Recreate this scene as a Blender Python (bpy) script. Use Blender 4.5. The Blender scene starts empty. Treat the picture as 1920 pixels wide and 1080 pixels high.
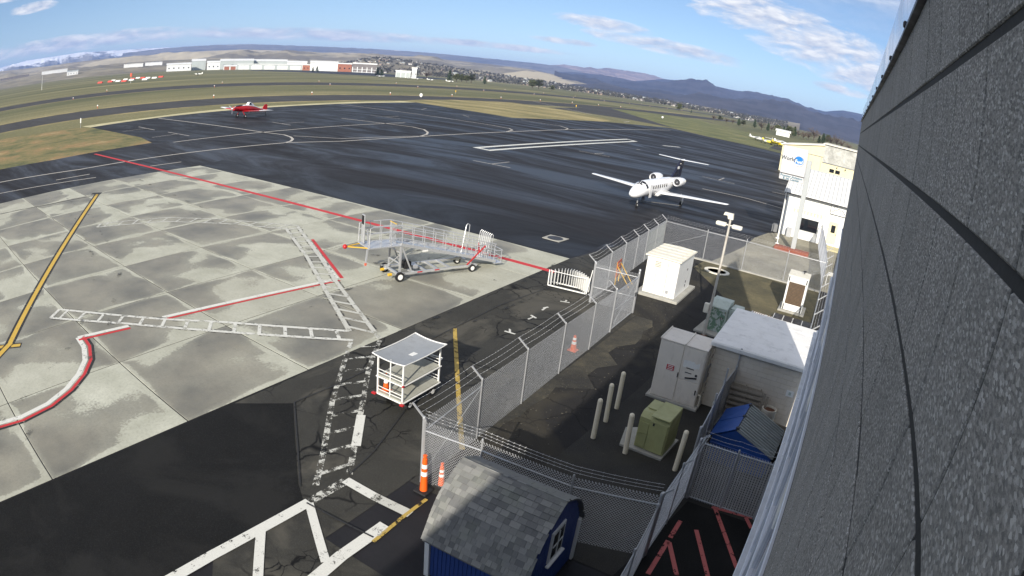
import bpy, math, random
from math import sin, cos, tan, radians, pi, sqrt
from mathutils import Matrix, Vector, noise
random.seed(7)
SC = bpy.context.scene
COL = SC.collection

# ---------------------------------------------------------------- camera (wide-angle weather camera on the wall)
cd = bpy.data.cameras.new('camera'); cam = bpy.data.objects.new('camera', cd); COL.objects.link(cam); SC.camera = cam
AX = [[0.85064, -0.25727, -0.45849], [0.51412, 0.22467, 0.82777], [0.10996, 0.93986, -0.32338]]
m4 = Matrix.Identity(4)
for i in range(3):
    m4[i][0] = AX[i][0]; m4[i][1] = AX[i][1]; m4[i][2] = -AX[i][2]
m4[2][3] = 11.0
cam.matrix_world = m4
cd.type = 'PANO'; cd.panorama_type = 'FISHEYE_LENS_POLYNOMIAL'
cd.sensor_width = 36; cd.sensor_height = 20.25; cd.sensor_fit = 'HORIZONTAL'
cd.fisheye_fov = radians(180)
cd.fisheye_polynomial_k0 = 0
cd.fisheye_polynomial_k1 = -0.0449855; cd.fisheye_polynomial_k2 = -0.000114834
cd.fisheye_polynomial_k3 = 1.646305e-05; cd.fisheye_polynomial_k4 = -9.52806e-07
cd.clip_start = 0.02; cd.clip_end = 60000

# ---------------------------------------------------------------- sky and sun
SUN_EL, SUN_AZ = radians(24), radians(164.0)
wd = bpy.data.worlds.new('World'); SC.world = wd; wd.use_nodes = True
def build_world():
    nt = wd.node_tree; N = nt.nodes; L = nt.links; N.clear()
    def nd(t, **k):
        n = N.new(t)
        for a, b in k.items(): setattr(n, a, b)
        return n
    def M(op, a, b=None, c=None, clamp=False):
        n = nd('ShaderNodeMath', operation=op); n.use_clamp = clamp
        for i, x in enumerate((a, b, c)):
            if x is None: continue
            if isinstance(x, (int, float)): n.inputs[i].default_value = x
            else: L.new(x, n.inputs[i])
        return n.outputs[0]
    sky = nd('ShaderNodeTexSky', sky_type='NISHITA', sun_disc=False, sun_elevation=SUN_EL, sun_rotation=SUN_AZ,
             altitude=450.0, air_density=0.85, dust_density=0.0, ozone_density=1.6)
    tc = nd('ShaderNodeTexCoord'); sp = nd('ShaderNodeSeparateXYZ'); L.new(tc.outputs['Generated'], sp.inputs[0])
    X, Y, Z = sp.outputs
    az = M('MULTIPLY', M('ARCTAN2', X, Y), 57.2958)
    el = M('MULTIPLY', M('ARCSINE', Z), 57.2958)
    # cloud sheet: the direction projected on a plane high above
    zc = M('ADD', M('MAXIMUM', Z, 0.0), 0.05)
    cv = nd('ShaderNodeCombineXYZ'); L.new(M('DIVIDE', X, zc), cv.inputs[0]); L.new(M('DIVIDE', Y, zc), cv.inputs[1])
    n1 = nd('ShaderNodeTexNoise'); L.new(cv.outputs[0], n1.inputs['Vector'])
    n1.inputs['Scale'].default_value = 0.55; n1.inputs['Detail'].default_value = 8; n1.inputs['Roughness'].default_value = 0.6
    # finer cumulus texture in azimuth / elevation
    ev = nd('ShaderNodeCombineXYZ'); L.new(M('MULTIPLY', az, 0.22), ev.inputs[0]); L.new(M('MULTIPLY', el, 0.75), ev.inputs[1])
    n2 = nd('ShaderNodeTexNoise'); L.new(ev.outputs[0], n2.inputs['Vector'])
    n2.inputs['Scale'].default_value = 1.6; n2.inputs['Detail'].default_value = 9; n2.inputs['Roughness'].default_value = 0.62; n2.inputs['Distortion'].default_value = 0.4
    def blob(a0, e0, wa, we, sl=0.0):
        da = M('SUBTRACT', az, a0)
        de = M('SUBTRACT', M('SUBTRACT', el, e0), M('MULTIPLY', da, sl))
        q = M('ADD', M('POWER', M('ABSOLUTE', M('DIVIDE', da, wa)), 2.0), M('POWER', M('ABSOLUTE', M('DIVIDE', de, we)), 2.0))
        return M('SUBTRACT', 1.0, q, clamp=True)
    blobs = [(-3.5, 7.7, 8.6, 2.5, -0.06), (-9.5, 9.3, 7.5, 2.0, -0.05), (2, 5.6, 7, 1.3, 0.0), (-23.6, 6.15, 4.8, 0.7, -0.05), (-17.5, 4.9, 8.2, 0.75, -0.05), (-27, 4.1, 3.2, .35, 0),
             (-77, 6.6, 2.8, 0.55, 0.05), (-80, 7.9, 4.0, 0.5, 0.0), (-71, 7.4, 2.5, 0.3, 0.0), (-72, 2.9, 16, 0.8, 0.02), (-50, 2.9, 14, 0.65, 0.0),
             (-34, 3.0, 9, 0.35, 0.0), (-1.5, 4.2, 3.0, 0.5, 0.0), (20, 8.5, 11, 2.2, 0.0), (48, 6.5, 10, 1.6, 0.0), (-110, 6.0, 12, 1.5, 0.0), (-140, 9.0, 14, 2.0, 0.0), (88, 8.0, 16, 2.0, 0.0)]
    s = None
    for b in blobs:
        v = blob(*b); s = v if s is None else M('MAXIMUM', s, v)
    dens = M('ADD', M('MULTIPLY', M('POWER', s, 0.6), 0.62), M('MULTIPLY', M('SUBTRACT', n2.outputs['Fac'], 0.5), 1.45))
    dens = M('SUBTRACT', dens, 0.10)
    hi = M('MULTIPLY', M('SUBTRACT', n1.outputs['Fac'], 0.38), 3.0)  # mostly unseen cloud overhead, thickened to brighten and neutralise the shade fill
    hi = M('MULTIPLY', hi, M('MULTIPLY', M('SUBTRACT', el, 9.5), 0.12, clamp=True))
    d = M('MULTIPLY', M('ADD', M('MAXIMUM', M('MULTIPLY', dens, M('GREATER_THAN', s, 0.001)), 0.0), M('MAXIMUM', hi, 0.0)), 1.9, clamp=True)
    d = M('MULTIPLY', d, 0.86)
    # shaded undersides: density from slightly above minus here
    ev2 = nd('ShaderNodeCombineXYZ'); L.new(M('MULTIPLY', M('SUBTRACT', az, -0.3), 0.22), ev2.inputs[0]); L.new(M('MULTIPLY', M('ADD', el, 0.4), 0.75), ev2.inputs[1])
    n3 = nd('ShaderNodeTexNoise'); L.new(ev2.outputs[0], n3.inputs['Vector'])
    n3.inputs['Scale'].default_value = 1.6; n3.inputs['Detail'].default_value = 4; n3.inputs['Roughness'].default_value = 0.6; n3.inputs['Distortion'].default_value = 0.4
    lit = M('ADD', 0.5, M('MULTIPLY', M('SUBTRACT', n2.outputs['Fac'], n3.outputs['Fac']), 2.6), clamp=True)
    cr = nd('ShaderNodeMix', data_type='RGBA'); L.new(lit, cr.inputs['Factor'])
    cr.inputs['A'].default_value = (5.0, 5.3, 6.2, 1); cr.inputs['B'].default_value = (9.9, 9.6, 9.1, 1)
    # clear winter air: a deeper blue than the dusty default
    tint = nd('ShaderNodeMix', data_type='RGBA', blend_type='MULTIPLY'); tint.inputs['Factor'].default_value = 1.0
    L.new(sky.outputs[0], tint.inputs['A']); tint.inputs['B'].default_value = (0.93, 0.965, 1.0, 1)
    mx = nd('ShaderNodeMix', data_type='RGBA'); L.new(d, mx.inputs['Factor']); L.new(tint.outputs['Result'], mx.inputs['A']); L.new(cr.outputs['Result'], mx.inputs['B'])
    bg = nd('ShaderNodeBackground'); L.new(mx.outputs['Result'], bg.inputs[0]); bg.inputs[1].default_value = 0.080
    out = nd('ShaderNodeOutputWorld'); L.new(bg.outputs[0], out.inputs[0])
build_world()
sl = bpy.data.lights.new('sun', 'SUN'); sl.energy = 4.8; sl.angle = radians(0.53); sl.color = (1.0, 0.93, 0.82)
so = bpy.data.objects.new('sun', sl); COL.objects.link(so)
so.rotation_euler = Vector((-sin(SUN_AZ) * cos(SUN_EL), -cos(SUN_AZ) * cos(SUN_EL), -sin(SUN_EL))).to_track_quat('-Z', 'Y').to_euler()
so.location = (40, -60, 60)
SC.view_settings.view_transform = 'Standard'; SC.view_settings.look = 'None'; SC.view_settings.gamma = 1
SC.view_settings.exposure = 0.60
SC.cycles.max_bounces = 6; SC.cycles.transparent_max_bounces = 12; SC.cycles.volume_bounces = 0

# ---------------------------------------------------------------- mesh helpers
class MB:
    def __init__(s): s.v = []; s.f = []
    def poly(s, pts):
        n = len(s.v); s.v += [tuple(p) for p in pts]; s.f.append(list(range(n, n + len(pts)))); return s
    def box(s, c, d, rz=0.0, bev=0.0):
        hx, hy, hz = d[0] / 2, d[1] / 2, d[2] / 2
        cr, sr = cos(rz), sin(rz)
        def T(x, y, z): return (c[0] + x * cr - y * sr, c[1] + x * sr + y * cr, c[2] + z)
        n = len(s.v)
        if bev <= 0:
            for z in (-hz, hz):
                for x, y in ((-hx, -hy), (hx, -hy), (hx, hy), (-hx, hy)): s.v.append(T(x, y, z))
            for q in ((3, 2, 1, 0), (4, 5, 6, 7), (0, 1, 5, 4), (1, 2, 6, 5), (2, 3, 7, 6), (3, 0, 4, 7)): s.f.append([n + i for i in q])
        else:
            b = min(bev, hx * .9, hy * .9, hz * .9)
            rings = [(-hz, b), (-hz + b, 0), (hz - b, 0), (hz, b)]
            for z, i in rings:
                X, Y = hx - i, hy - i; e = b if i == 0 else b * .3
                for x, y in ((-X + e, -Y), (X - e, -Y), (X, -Y + e), (X, Y - e), (X - e, Y), (-X + e, Y), (-X, Y - e), (-X, -Y + e)): s.v.append(T(x, y, z))
            s.f.append([n + i for i in range(7, -1, -1)]); s.f.append([n + 24 + i for i in range(8)])
            for k in range(3):
                for i in range(8):
                    j = (i + 1) % 8; s.f.append([n + 8 * k + i, n + 8 * k + j, n + 8 * k + 8 + j, n + 8 * k + 8 + i])
        return s
    def tube(s, a, b, r, r2=None, n=8, cap=True):
        a = Vector(a); b = Vector(b); r2 = r if r2 is None else r2
        d = (b - a)
        if d.length < 1e-6: return s
        d.normalize(); u = d.orthogonal().normalized(); w = d.cross(u); k = len(s.v)
        for p, q in ((a, r), (b, r2)):
            for i in range(n):
                t = 2 * pi * i / n; s.v.append(tuple(p + u * (q * cos(t)) + w * (q * sin(t))))
        for i in range(n):
            j = (i + 1) % n; s.f.append([k + i, k + j, k + n + j, k + n + i])
        if cap:
            s.f.append([k + i for i in range(n - 1, -1, -1)]); s.f.append([k + n + i for i in range(n)])
        return s
    def path(s, pts, r, n=6, closed=False):
        pts = [Vector(p) for p in pts]; m = len(pts); k = len(s.v); u = None
        for i, p in enumerate(pts):
            if closed: d = pts[(i + 1) % m] - pts[i - 1]
            else: d = pts[min(i + 1, m - 1)] - pts[max(i - 1, 0)]
            d.normalize()
            if u is None: u = d.orthogonal().normalized()
            else:
                u = u - d * u.dot(d)
                u = u.normalized() if u.length > 1e-5 else d.orthogonal().normalized()
            w = d.cross(u)
            for j in range(n):
                t = 2 * pi * j / n; s.v.append(tuple(p + u * (r * cos(t)) + w * (r * sin(t))))
        for i in range(m if closed else m - 1):
            i2 = (i + 1) % m
            for j in range(n):
                j2 = (j + 1) % n; s.f.append([k + i * n + j, k + i * n + j2, k + i2 * n + j2, k + i2 * n + j])
        if not closed:
            s.f.append([k + j for j in range(n - 1, -1, -1)]); s.f.append([k + (m - 1) * n + j for j in range(n)])
        return s
    def beam(s, a, b, w, h):
        a = Vector(a); b = Vector(b); d = (b - a).normalized(); up = Vector((0, 0, 1))
        if abs(d.z) > .95: up = Vector((0, 1, 0))
        x = d.cross(up).normalized() * (w / 2); z = x.normalized().cross(d).normalized() * (h / 2); n = len(s.v)
        for p in (a, b):
            for q in (-x - z, x - z, x + z, -x + z): s.v.append(tuple(p + q))
        for q in ((3, 2, 1, 0), (4, 5, 6, 7), (0, 1, 5, 4), (1, 2, 6, 5), (2, 3, 7, 6), (3, 0, 4, 7)): s.f.append([n + i for i in q])
        return s
    def prism(s, pts, z0, z1):
        n = len(s.v); m = len(pts)
        s.v += [(p[0], p[1], z0) for p in pts] + [(p[0], p[1], z1) for p in pts]
        s.f.append([n + i for i in range(m - 1, -1, -1)]); s.f.append([n + m + i for i in range(m)])
        for i in range(m):
            j = (i + 1) % m; s.f.append([n + i, n + j, n + m + j, n + m + i])
        return s
    def prof(s, pts, ax, a, b):
        """profile pts extruded along axis 'x' or 'y' from a to b; pts are (other horizontal, z)"""
        n = len(s.v); m = len(pts)
        for t in (a, b): s.v += [((t, p[0], p[1]) if ax == 'x' else (p[0], t, p[1])) for p in pts]
        s.f.append([n + i for i in range(m - 1, -1, -1)]); s.f.append([n + m + i for i in range(m)])
        for i in range(m):
            j = (i + 1) % m; s.f.append([n + i, n + j, n + m + j, n + m + i])
        return s
    def loft(s, rings, cap=True, closed=True):
        n = len(s.v); m = len(rings[0])
        for r in rings: s.v += [tuple(p) for p in r]
        for k in range(len(rings) - 1):
            for i in range(m if closed else m - 1):
                j = (i + 1) % m; s.f.append([n + k * m + i, n + k * m + j, n + (k + 1) * m + j, n + (k + 1) * m + i])
        if cap:
            s.f.append([n + i for i in range(m - 1, -1, -1)]); s.f.append([n + (len(rings) - 1) * m + i for i in range(m)])
        return s
    def lathe(s, prof, n=16, c=(0, 0, 0)):
        return s.loft([[(c[0] + r * cos(2 * pi * i / n), c[1] + r * sin(2 * pi * i / n), c[2] + z) for i in range(n)] for r, z in prof])
    def mesh(s, name, mat, smooth=False):
        me = bpy.data.meshes.new(name); me.from_pydata(s.v, [], s.f)
        if mat: me.materials.append(mat)
        if smooth:
            me.polygons.foreach_set('use_smooth', [True] * len(me.polygons))
            try: me.set_sharp_from_angle(angle=radians(40))
            except Exception: pass
        me.update(); return me
    def build(s, name, mat, parent=None, smooth=False, loc=None):
        o = bpy.data.objects.new(name, s.mesh(name, mat, smooth)); COL.objects.link(o)
        if parent: o.parent = parent
        if loc: o.location = loc
        return o
def inst(name, me, parent=None, loc=(0, 0, 0), rot=(0, 0, 0), scale=None):
    o = bpy.data.objects.new(name, me); COL.objects.link(o); o.location = loc; o.rotation_euler = rot
    if scale: o.scale = scale
    if parent: o.parent = parent
    return o
def tag(o, label=None, cat=None, group=None, kind=None):
    if label: o['label'] = label
    if cat: o['category'] = cat
    if group: o['group'] = group
    if kind: o['kind'] = kind
    return o
def thing(name, label, cat, loc=(0, 0, 0), rz=0.0, group=None):
    o = bpy.data.objects.new(name, None); COL.objects.link(o); o.empty_display_size = .2
    o.location = loc; o.rotation_euler = (0, 0, rz); return tag(o, label, cat, group)
def clone(root, loc, rz=0.0, label=None):
    r = root.copy(); COL.objects.link(r); r.location = loc; r.rotation_euler = (0, 0, rz)
    if label: r['label'] = label
    for ch in list(root.children):
        c = ch.copy(); COL.objects.link(c); c.parent = r
        for g in list(ch.children):
            e = g.copy(); COL.objects.link(e); e.parent = c
    return r
def struct(name, mb, mat, parent=None, smooth=False):
    o = mb.build(name, mat, parent, smooth)
    if not parent: o['kind'] = 'structure'
    return o

# ---------------------------------------------------------------- materials
class NT:
    def __init__(s, name):
        s.m = bpy.data.materials.new(name); s.m.use_nodes = True; s.t = s.m.node_tree; s.t.nodes.clear()
        s.b = s.n('ShaderNodeBsdfPrincipled'); s.o = s.n('ShaderNodeOutputMaterial'); s.l(s.b.outputs[0], s.o.inputs[0])
    def n(s, t, **k):
        n = s.t.nodes.new(t)
        for a, b in k.items(): setattr(n, a, b)
        return n
    def l(s, a, b): s.t.links.new(a, b)
    def co(s, kind='Object', scale=(1, 1, 1), rot=(0, 0, 0)):
        tc = s.n('ShaderNodeTexCoord'); mp = s.n('ShaderNodeMapping'); mp.inputs['Scale'].default_value = scale; mp.inputs['Rotation'].default_value = rot
        s.l(tc.outputs[kind], mp.inputs[0]); return mp.outputs[0]
    def pos(s, scale=(1, 1, 1), rot=(0, 0, 0)):
        g = s.n('ShaderNodeNewGeometry'); mp = s.n('ShaderNodeMapping'); mp.inputs['Scale'].default_value = scale; mp.inputs['Rotation'].default_value = rot
        s.l(g.outputs['Position'], mp.inputs[0]); return mp.outputs[0]
    def noise(s, v, sc, det=4, ro=.55, dist=0.0):
        n = s.n('ShaderNodeTexNoise'); n.inputs['Scale'].default_value = sc; n.inputs['Detail'].default_value = det
        n.inputs['Roughness'].default_value = ro; n.inputs['Distortion'].default_value = dist; s.l(v, n.inputs['Vector']); return n.outputs['Fac']
    def vor(s, v, sc, feat='F1', rnd=1.0):
        n = s.n('ShaderNodeTexVoronoi', feature=feat); n.inputs['Scale'].default_value = sc; n.inputs['Randomness'].default_value = rnd; s.l(v, n.inputs['Vector']); return n
    def ramp(s, f, stops):
        r = s.n('ShaderNodeValToRGB'); s.l(f, r.inputs[0]); e = r.color_ramp.elements
        while len(e) < len(stops): e.new(.5)
        for q, (p, c) in zip(e, stops):
            q.position = p; q.color = (c, c, c, 1) if isinstance(c, (int, float)) else (*c, 1)
        return r.outputs[0]
    def mix(s, f, a, b, mode='MIX'):
        m = s.n('ShaderNodeMix', data_type='RGBA', blend_type=mode)
        for i, x in (('Factor', f), ('A', a), ('B', b)):
            if hasattr(x, 'links'): s.l(x, m.inputs[i])
            elif i == 'Factor': m.inputs[i].default_value = x
            else: m.inputs[i].default_value = (x, x, x, 1) if isinstance(x, (int, float)) else (*x, 1)
        return m.outputs['Result']
    def mth(s, op, a, b=None, clamp=False):
        m = s.n('ShaderNodeMath', operation=op); m.use_clamp = clamp
        for i, x in enumerate((a, b)):
            if x is None: continue
            if hasattr(x, 'links'): s.l(x, m.inputs[i])
            else: m.inputs[i].default_value = x
        return m.outputs[0]
    def bump(s, h, st, dist=.02):
        b = s.n('ShaderNodeBump'); b.inputs['Strength'].default_value = st; b.inputs['Distance'].default_value = dist; s.l(h, b.inputs['Height']); s.l(b.outputs[0], s.b.inputs['Normal'])
    def rnd(s): return s.n('ShaderNodeObjectInfo').outputs['Random']
    def set(s, **k):
        for a, x in k.items():
            i = s.b.inputs[a.replace('_', ' ')]
            if hasattr(x, 'links'): s.l(x, i)
            else: i.default_value = (*x, 1) if isinstance(x, tuple) and len(x) == 3 else x
        return s
def paintmat(name, col, rough=.45, metal=0.0, var=.16, sc=3.0, dirt=.25, dcol=(.10, .085, .065), bump=.0, fine=60.0, coat=0.0):
    """painted or bare metal / plastic with broad fading, grime and fine speckle"""
    t = NT(name); v = t.co(); a = t.noise(v, sc, 5, .6); b = t.noise(v, fine, 3)
    c = t.mix(t.ramp(a, [(.3, 1 - var), (.7, 1 + 0.0)]), (0, 0, 0), col, 'MIX')
    c = t.mix(t.ramp(b, [(.35, 0.0), (.75, .12)]), c, tuple(x * .6 for x in col))
    g = t.noise(t.co(scale=(1, 1, .35)), sc * 2.3, 6, .7)
    c = t.mix(t.mth('MULTIPLY', t.ramp(g, [(.52, 0), (.75, 1)]), dirt), c, dcol)
    t.set(Base_Color=c, Roughness=t.ramp(a, [(.3, min(1, rough + .12)), (.7, max(.05, rough - .1))]), Metallic=metal)
    if coat: t.set(Coat_Weight=coat)
    if bump: t.bump(b, bump, .01)
    return t.m
M = {}
def mats():
    M['galv'] = paintmat('galvanised steel', (.52, .53, .54), .42, .55, .2, 4, .2, (.2, .17, .14))
    M['wire'] = paintmat('chain link wire', (.66, .67, .68), .45, .3, .15, 2, .1)
    M['alu'] = paintmat('aluminium', (.62, .63, .64), .36, .55, .15, 3, .15, (.15, .14, .13))
    M['white'] = paintmat('white painted metal', (.78, .78, .75), .4, 0, .1, 2, .15)
    M['whitep'] = paintmat('aircraft white paint', (.86, .86, .86), .22, 0, .05, 1, .05, coat=.4)
    M['offwhite'] = paintmat('ivory painted metal', (.80, .76, .64), .5, 0, .12, 2, .3)
    M['tan'] = paintmat('light grey cabinet paint', (.76, .70, .61), .5, 0, .1, 1.5, .22)
    M['green'] = paintmat('faded olive green paint', (.38, .39, .18), .5, 0, .2, 2.2, .4, (.30, .26, .11))
    M['sage'] = paintmat('pale sage transformer paint', (.50, .57, .51), .5, 0, .2, 2.5, .3)
    M['peel'] = None
    M['blue'] = paintmat('blue shed paint', (.024, .060, .225), .5, 0, .12, 2, .15)
    M['dblue'] = paintmat('blue dumpster paint', (.022, .09, .36), .45, 0, .2, 1.8, .25)
    M['dblueside'] = M['dblue']
    M['lidgrey'] = paintmat('grey dumpster lid plastic', (.30, .33, .33), .5, 0, .2, 2, .3)
    M['black'] = paintmat('black rubber', (.012, .012, .013), .7, 0, .2, 6, .3, (.08, .07, .06))
    M['dark'] = paintmat('dark metal', (.03, .03, .035), .5, .2, .2, 5, .2)
    M['red'] = paintmat('red paint', (.48, .015, .02), .4, 0, .15, 3, .15)
    M['agred'] = paintmat('red aircraft paint', (.46, .01, .015), .3, 0, .08, 1, .05)
    M['yellow'] = paintmat('yellow paint', (.70, .42, .03), .45, 0, .15, 3, .2)
    M['orange'] = paintmat('orange plastic', (.80, .12, .01), .45, 0, .12, 5, .25)
    M['reflect'] = paintmat('white reflective band', (.85, .85, .83), .35, 0, .08, 6, .1)
    M['navy'] = paintmat('navy aircraft paint', (.008, .011, .035), .25, 0, .1, 1, .05, coat=.4)
    M['canvas'] = paintmat('grey canopy sheet', (.30, .32, .34), .6, 0, .12, 1.5, .3)
    M['deck'] = paintmat('cart deck board', (.42, .42, .36), .65, 0, .2, 2.5, .35)
    M['roofw'] = paintmat('white membrane roof', (.84, .83, .80), .6, 0, .10, .8, .42, (.22, .21, .19))
    M['plank'] = paintmat('weathered wood', (.36, .32, .26), .8, 0, .3, 5, .35, bump=.3)
    M['rust'] = paintmat('rusty steel', (.16, .07, .035), .8, .1, .4, 5, .4, bump=.3)
    M['rubberlid'] = M['dark']
    M['signred'] = paintmat('faded red sign', (.62, .13, .07), .5, 0, .15, 3, .2)
    M['signwhite'] = paintmat('white sign face', (.56, .56, .56), .4, 0, .04, 1, .04)
    M['concpad'] = paintmat('concrete pad', (.40, .39, .35), .85, 0, .25, 1.5, .3, bump=.3)
    M['coil'] = paintmat('brown coil grille', (.14, .09, .05), .6, .2, .25, 6, .3)
    M['cream'] = paintmat('cream wall panel', (.74, .66, .42), .55, 0, .1, .5, .1)
    M['fascia'] = paintmat('polished metal fascia', (.74, .76, .80), .22, .8, .06, 1.2, .03)
    M['winframe'] = paintmat('anodised window frame', (.66, .68, .72), .35, .2, .1, 2, .1)
    M['greywall'] = paintmat('grey render', (.20, .205, .21), .8, 0, .15, .6, .25, bump=.2)
    M['trunk'] = paintmat('bark', (.09, .07, .055), .9, 0, .3, 4, .3)
    M['brickbase'] = paintmat('red brick', (.30, .085, .05), .8, 0, .3, 8, .3, bump=.3)
    M['housewall'] = paintmat('house wall', (.46, .43, .39), .7, 0, .2, .1, .1)
    M['houseroof'] = paintmat('house roof', (.20, .18, .17), .8, 0, .2, .1, .1)
    M['brickorange'] = paintmat('orange brick', (.34, .13, .075), .8, 0, .2, .3, .2)
    M['hangar'] = paintmat('pale hangar cladding', (.74, .75, .74), .5, 0, .1, .04, .1)
    M['hangarg'] = paintmat('grey green hangar cladding', (.42, .46, .45), .5, 0, .1, .04, .1)
    M['markred'] = paintmat('red ground marker', (.70, .08, .06), .5, 0, .1, 1, .05)
    t = NT('tinted glass'); t.set(Base_Color=(.010, .013, .018), Roughness=.06, Metallic=0.0); t.b.inputs['Specular IOR Level'].default_value = .8; M['glass'] = t.m
    t = NT('curtain wall glass'); v = t.co(); t.set(Base_Color=t.mix(t.rnd(), (.05, .065, .11), (.62, .68, .80)), Roughness=.1, Metallic=.4); M['cglass'] = t.m
    # peeling green transformer front
    t = NT('peeling green paint'); v = t.co(); p = t.noise(v, 4.5, 6, .65, .6)
    c = t.mix(t.ramp(p, [(.50, 0), (.515, 1)]), (.13, .22, .15), (.42, .47, .44)); r = t.noise(t.co(scale=(1, 1, .2)), 7, 4)
    c = t.mix(t.mth('MULTIPLY', t.ramp(r, [(.56, 0), (.66, 1)]), .6), c, (.24, .13, .04)); t.set(Base_Color=c, Roughness=.6); M['peel'] = t.m
    # dark ground-face block
    t = NT('split face block'); v = t.pos(scale=(1, .45, 1)); a = t.noise(v, 125, 4, .7); b = t.vor(v, 210); w = t.noise(t.pos(), 1.1, 5, .65); st = t.noise(t.pos(scale=(1, 3.5, .35)), 1.6, 5, .65)
    sc_ = t.n('ShaderNodeSeparateColor'); t.l(b.outputs['Color'], sc_.inputs[0])
    c = t.mix(t.ramp(a, [(.34, 0), (.66, 1)]), (.075, .073, .067), (.36, .345, .315)); c = t.mix(t.ramp(sc_.outputs[0], [(.70, 0), (.98, .75)]), c, (.62, .61, .58)); c = t.mix(t.ramp(sc_.outputs[1], [(.72, 0), (.95, .8)]), c, (.045, .046, .045))
    c = t.mix(t.ramp(w, [(.42, 0), (.72, .35)]), c, (.13, .14, .13)); c = t.mix(t.ramp(st, [(.55, 0), (.75, .35)]), c, (.10, .10, .095)); c = t.mix(.22, c, t.mix(t.rnd(), (.17, .17, .16), (.33, .325, .31)))
    t.set(Base_Color=c, Roughness=.95); t.bump(a, .3, .006); M['block'] = t.m
    t = NT('mortar'); v = t.pos(); t.set(Base_Color=t.mix(t.noise(v, 60, 3), (.012, .013, .013), (.035, .037, .037)), Roughness=.95); M['mortar'] = t.m
    # tan concrete block shed
    t = NT('tan block'); v = t.pos(); a = t.noise(v, 30, 4, .7); r = t.rnd()
    c = t.mix(r, (.60, .54, .45), (.64, .58, .485)); c = t.mix(t.ramp(a, [(.4, 0), (.8, .3)]), c, (.50, .46, .40)); w = t.noise(t.pos(scale=(1, 1, .3)), 1.2, 4)
    c = t.mix(t.ramp(w, [(.55, 0), (.75, .45)]), c, (.52, .43, .32)); t.set(Base_Color=c, Roughness=.9); t.bump(a, .3, .01); M['tanblock'] = t.m
    # asphalt shingle, each tab its own tone
    t = NT('asphalt shingle'); v = t.pos(); r = t.rnd(); g = t.noise(v, 160, 3, .7)
    c = t.mix(t.ramp(r, [(0, 0), (.5, .45), (1, 1)]), (.11, .112, .112), (.26, .26, .245)); c = t.mix(t.ramp(g, [(.35, .0), (.7, .5)]), c, (.10, .103, .105))
    c = t.mix(t.ramp(t.noise(v, 1.6, 4), [(.5, 0), (.75, .35)]), c, (.20, .22, .165)); t.set(Base_Color=c, Roughness=.92); t.bump(g, .5, .006); M['shingle'] = t.m
mats()
def asphalt(name, c0, c1, wet=0.0, crack=0.0, patch=None, rough=.85, stone=.5, streak=(1, .25, 1), spec=.18):
    t = NT(name); v = t.pos(); big = t.noise(t.pos(scale=streak), .09, 6, .62, .6); mid = t.noise(v, .7, 5, .6); fine = t.noise(v, 38, 3, .75)
    c = t.mix(t.ramp(big, [(.32, 0), (.68, 1)]), c0, c1)
    c = t.mix(t.mth('MULTIPLY', t.ramp(mid, [(.35, 0), (.75, 1)]), .5), c, tuple(x * 1.5 for x in c1))
    c = t.mix(t.mth('MULTIPLY', t.ramp(fine, [(.5, 0), (.85, 1)]), stone), c, tuple(min(1, x * 2.2 + .02) for x in c1))
    if patch: c = t.mix(t.mth('MULTIPLY', t.ramp(t.noise(v, .22, 5, .6, .8), [(.50, 0), (.60, 1)]), patch[1]), c, patch[0])
    rg = t.ramp(t.noise(t.pos(scale=streak, rot=(0, 0, .25)), .16, 7, .66, .9), [(.38, rough - wet), (.62, rough)])
    if crack:
        # crack network: distorted cell borders, only where a broad mask allows
        dn = t.n('ShaderNodeTexNoise'); dn.inputs['Scale'].default_value = 1.7; dn.inputs['Detail'].default_value = 5; t.l(v, dn.inputs['Vector'])
        va = t.n('ShaderNodeVectorMath', operation='MULTIPLY_ADD'); t.l(dn.outputs['Color'], va.inputs[0]); va.inputs[1].default_value = (.55, .55, 0); t.l(v, va.inputs[2])
        e1 = t.vor(va.outputs[0], .55, 'DISTANCE_TO_EDGE').outputs['Distance']; e2 = t.vor(va.outputs[0], 2.2, 'DISTANCE_TO_EDGE').outputs['Distance']
        k = t.mth('MAXIMUM', t.mth('MULTIPLY', t.ramp(e1, [(.006, 1), (.026, 0)]), t.ramp(t.noise(v, .35, 3), [(.44, 0), (.56, 1)])),
                  t.mth('MULTIPLY', t.ramp(e2, [(.012, 1), (.05, 0)]), t.ramp(t.noise(v, .5, 4, .6), [(.56, 0), (.64, 1)])))
        c = t.mix(t.mth('MULTIPLY', k, crack), c, (.006, .006, .006))
    t.set(Base_Color=c, Roughness=rg); t.b.inputs['Specular IOR Level'].default_value = spec; t.bump(fine, .35, .01); return t.m
M['apron'] = asphalt('wet apron asphalt', (.011, .011, .0125), (.018, .0175, .0195), .40, 0, None, .80, .25, (.22, .9, 1), .17)
M['pad'] = asphalt('dark parking asphalt', (.007, .007, .008), (.013, .013, .0145), .25, 0, None, .7, .2, (.4, 1, 1))
M['newasph'] = asphalt('new black asphalt', (.006, .0063, .0063), (.010, .0103, .0102), .10, 0, ((.024, .024, .023), .6), .80, .9, (1, .6, 1), .12)
M['oldasph'] = asphalt('old cracked asphalt', (.017, .017, .0165), (.038, .037, .032), .18, 1.0, ((.085, .080, .066), .85), .82, .8)
M['yard'] = asphalt('yard asphalt', (.009, .009, .0095), (.022, .021, .020), .12, .6, ((.075, .066, .046), .35), .86, .8)
M['taxi'] = asphalt('taxiway asphalt', (.032, .031, .031), (.058, .056, .053), .1, 0, None, .8, .2, (.2, 1, 1))
M['farblack'] = asphalt('dark far apron', (.02, .02, .024), (.03, .03, .034), .1, 0, None, .7, .2)
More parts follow.
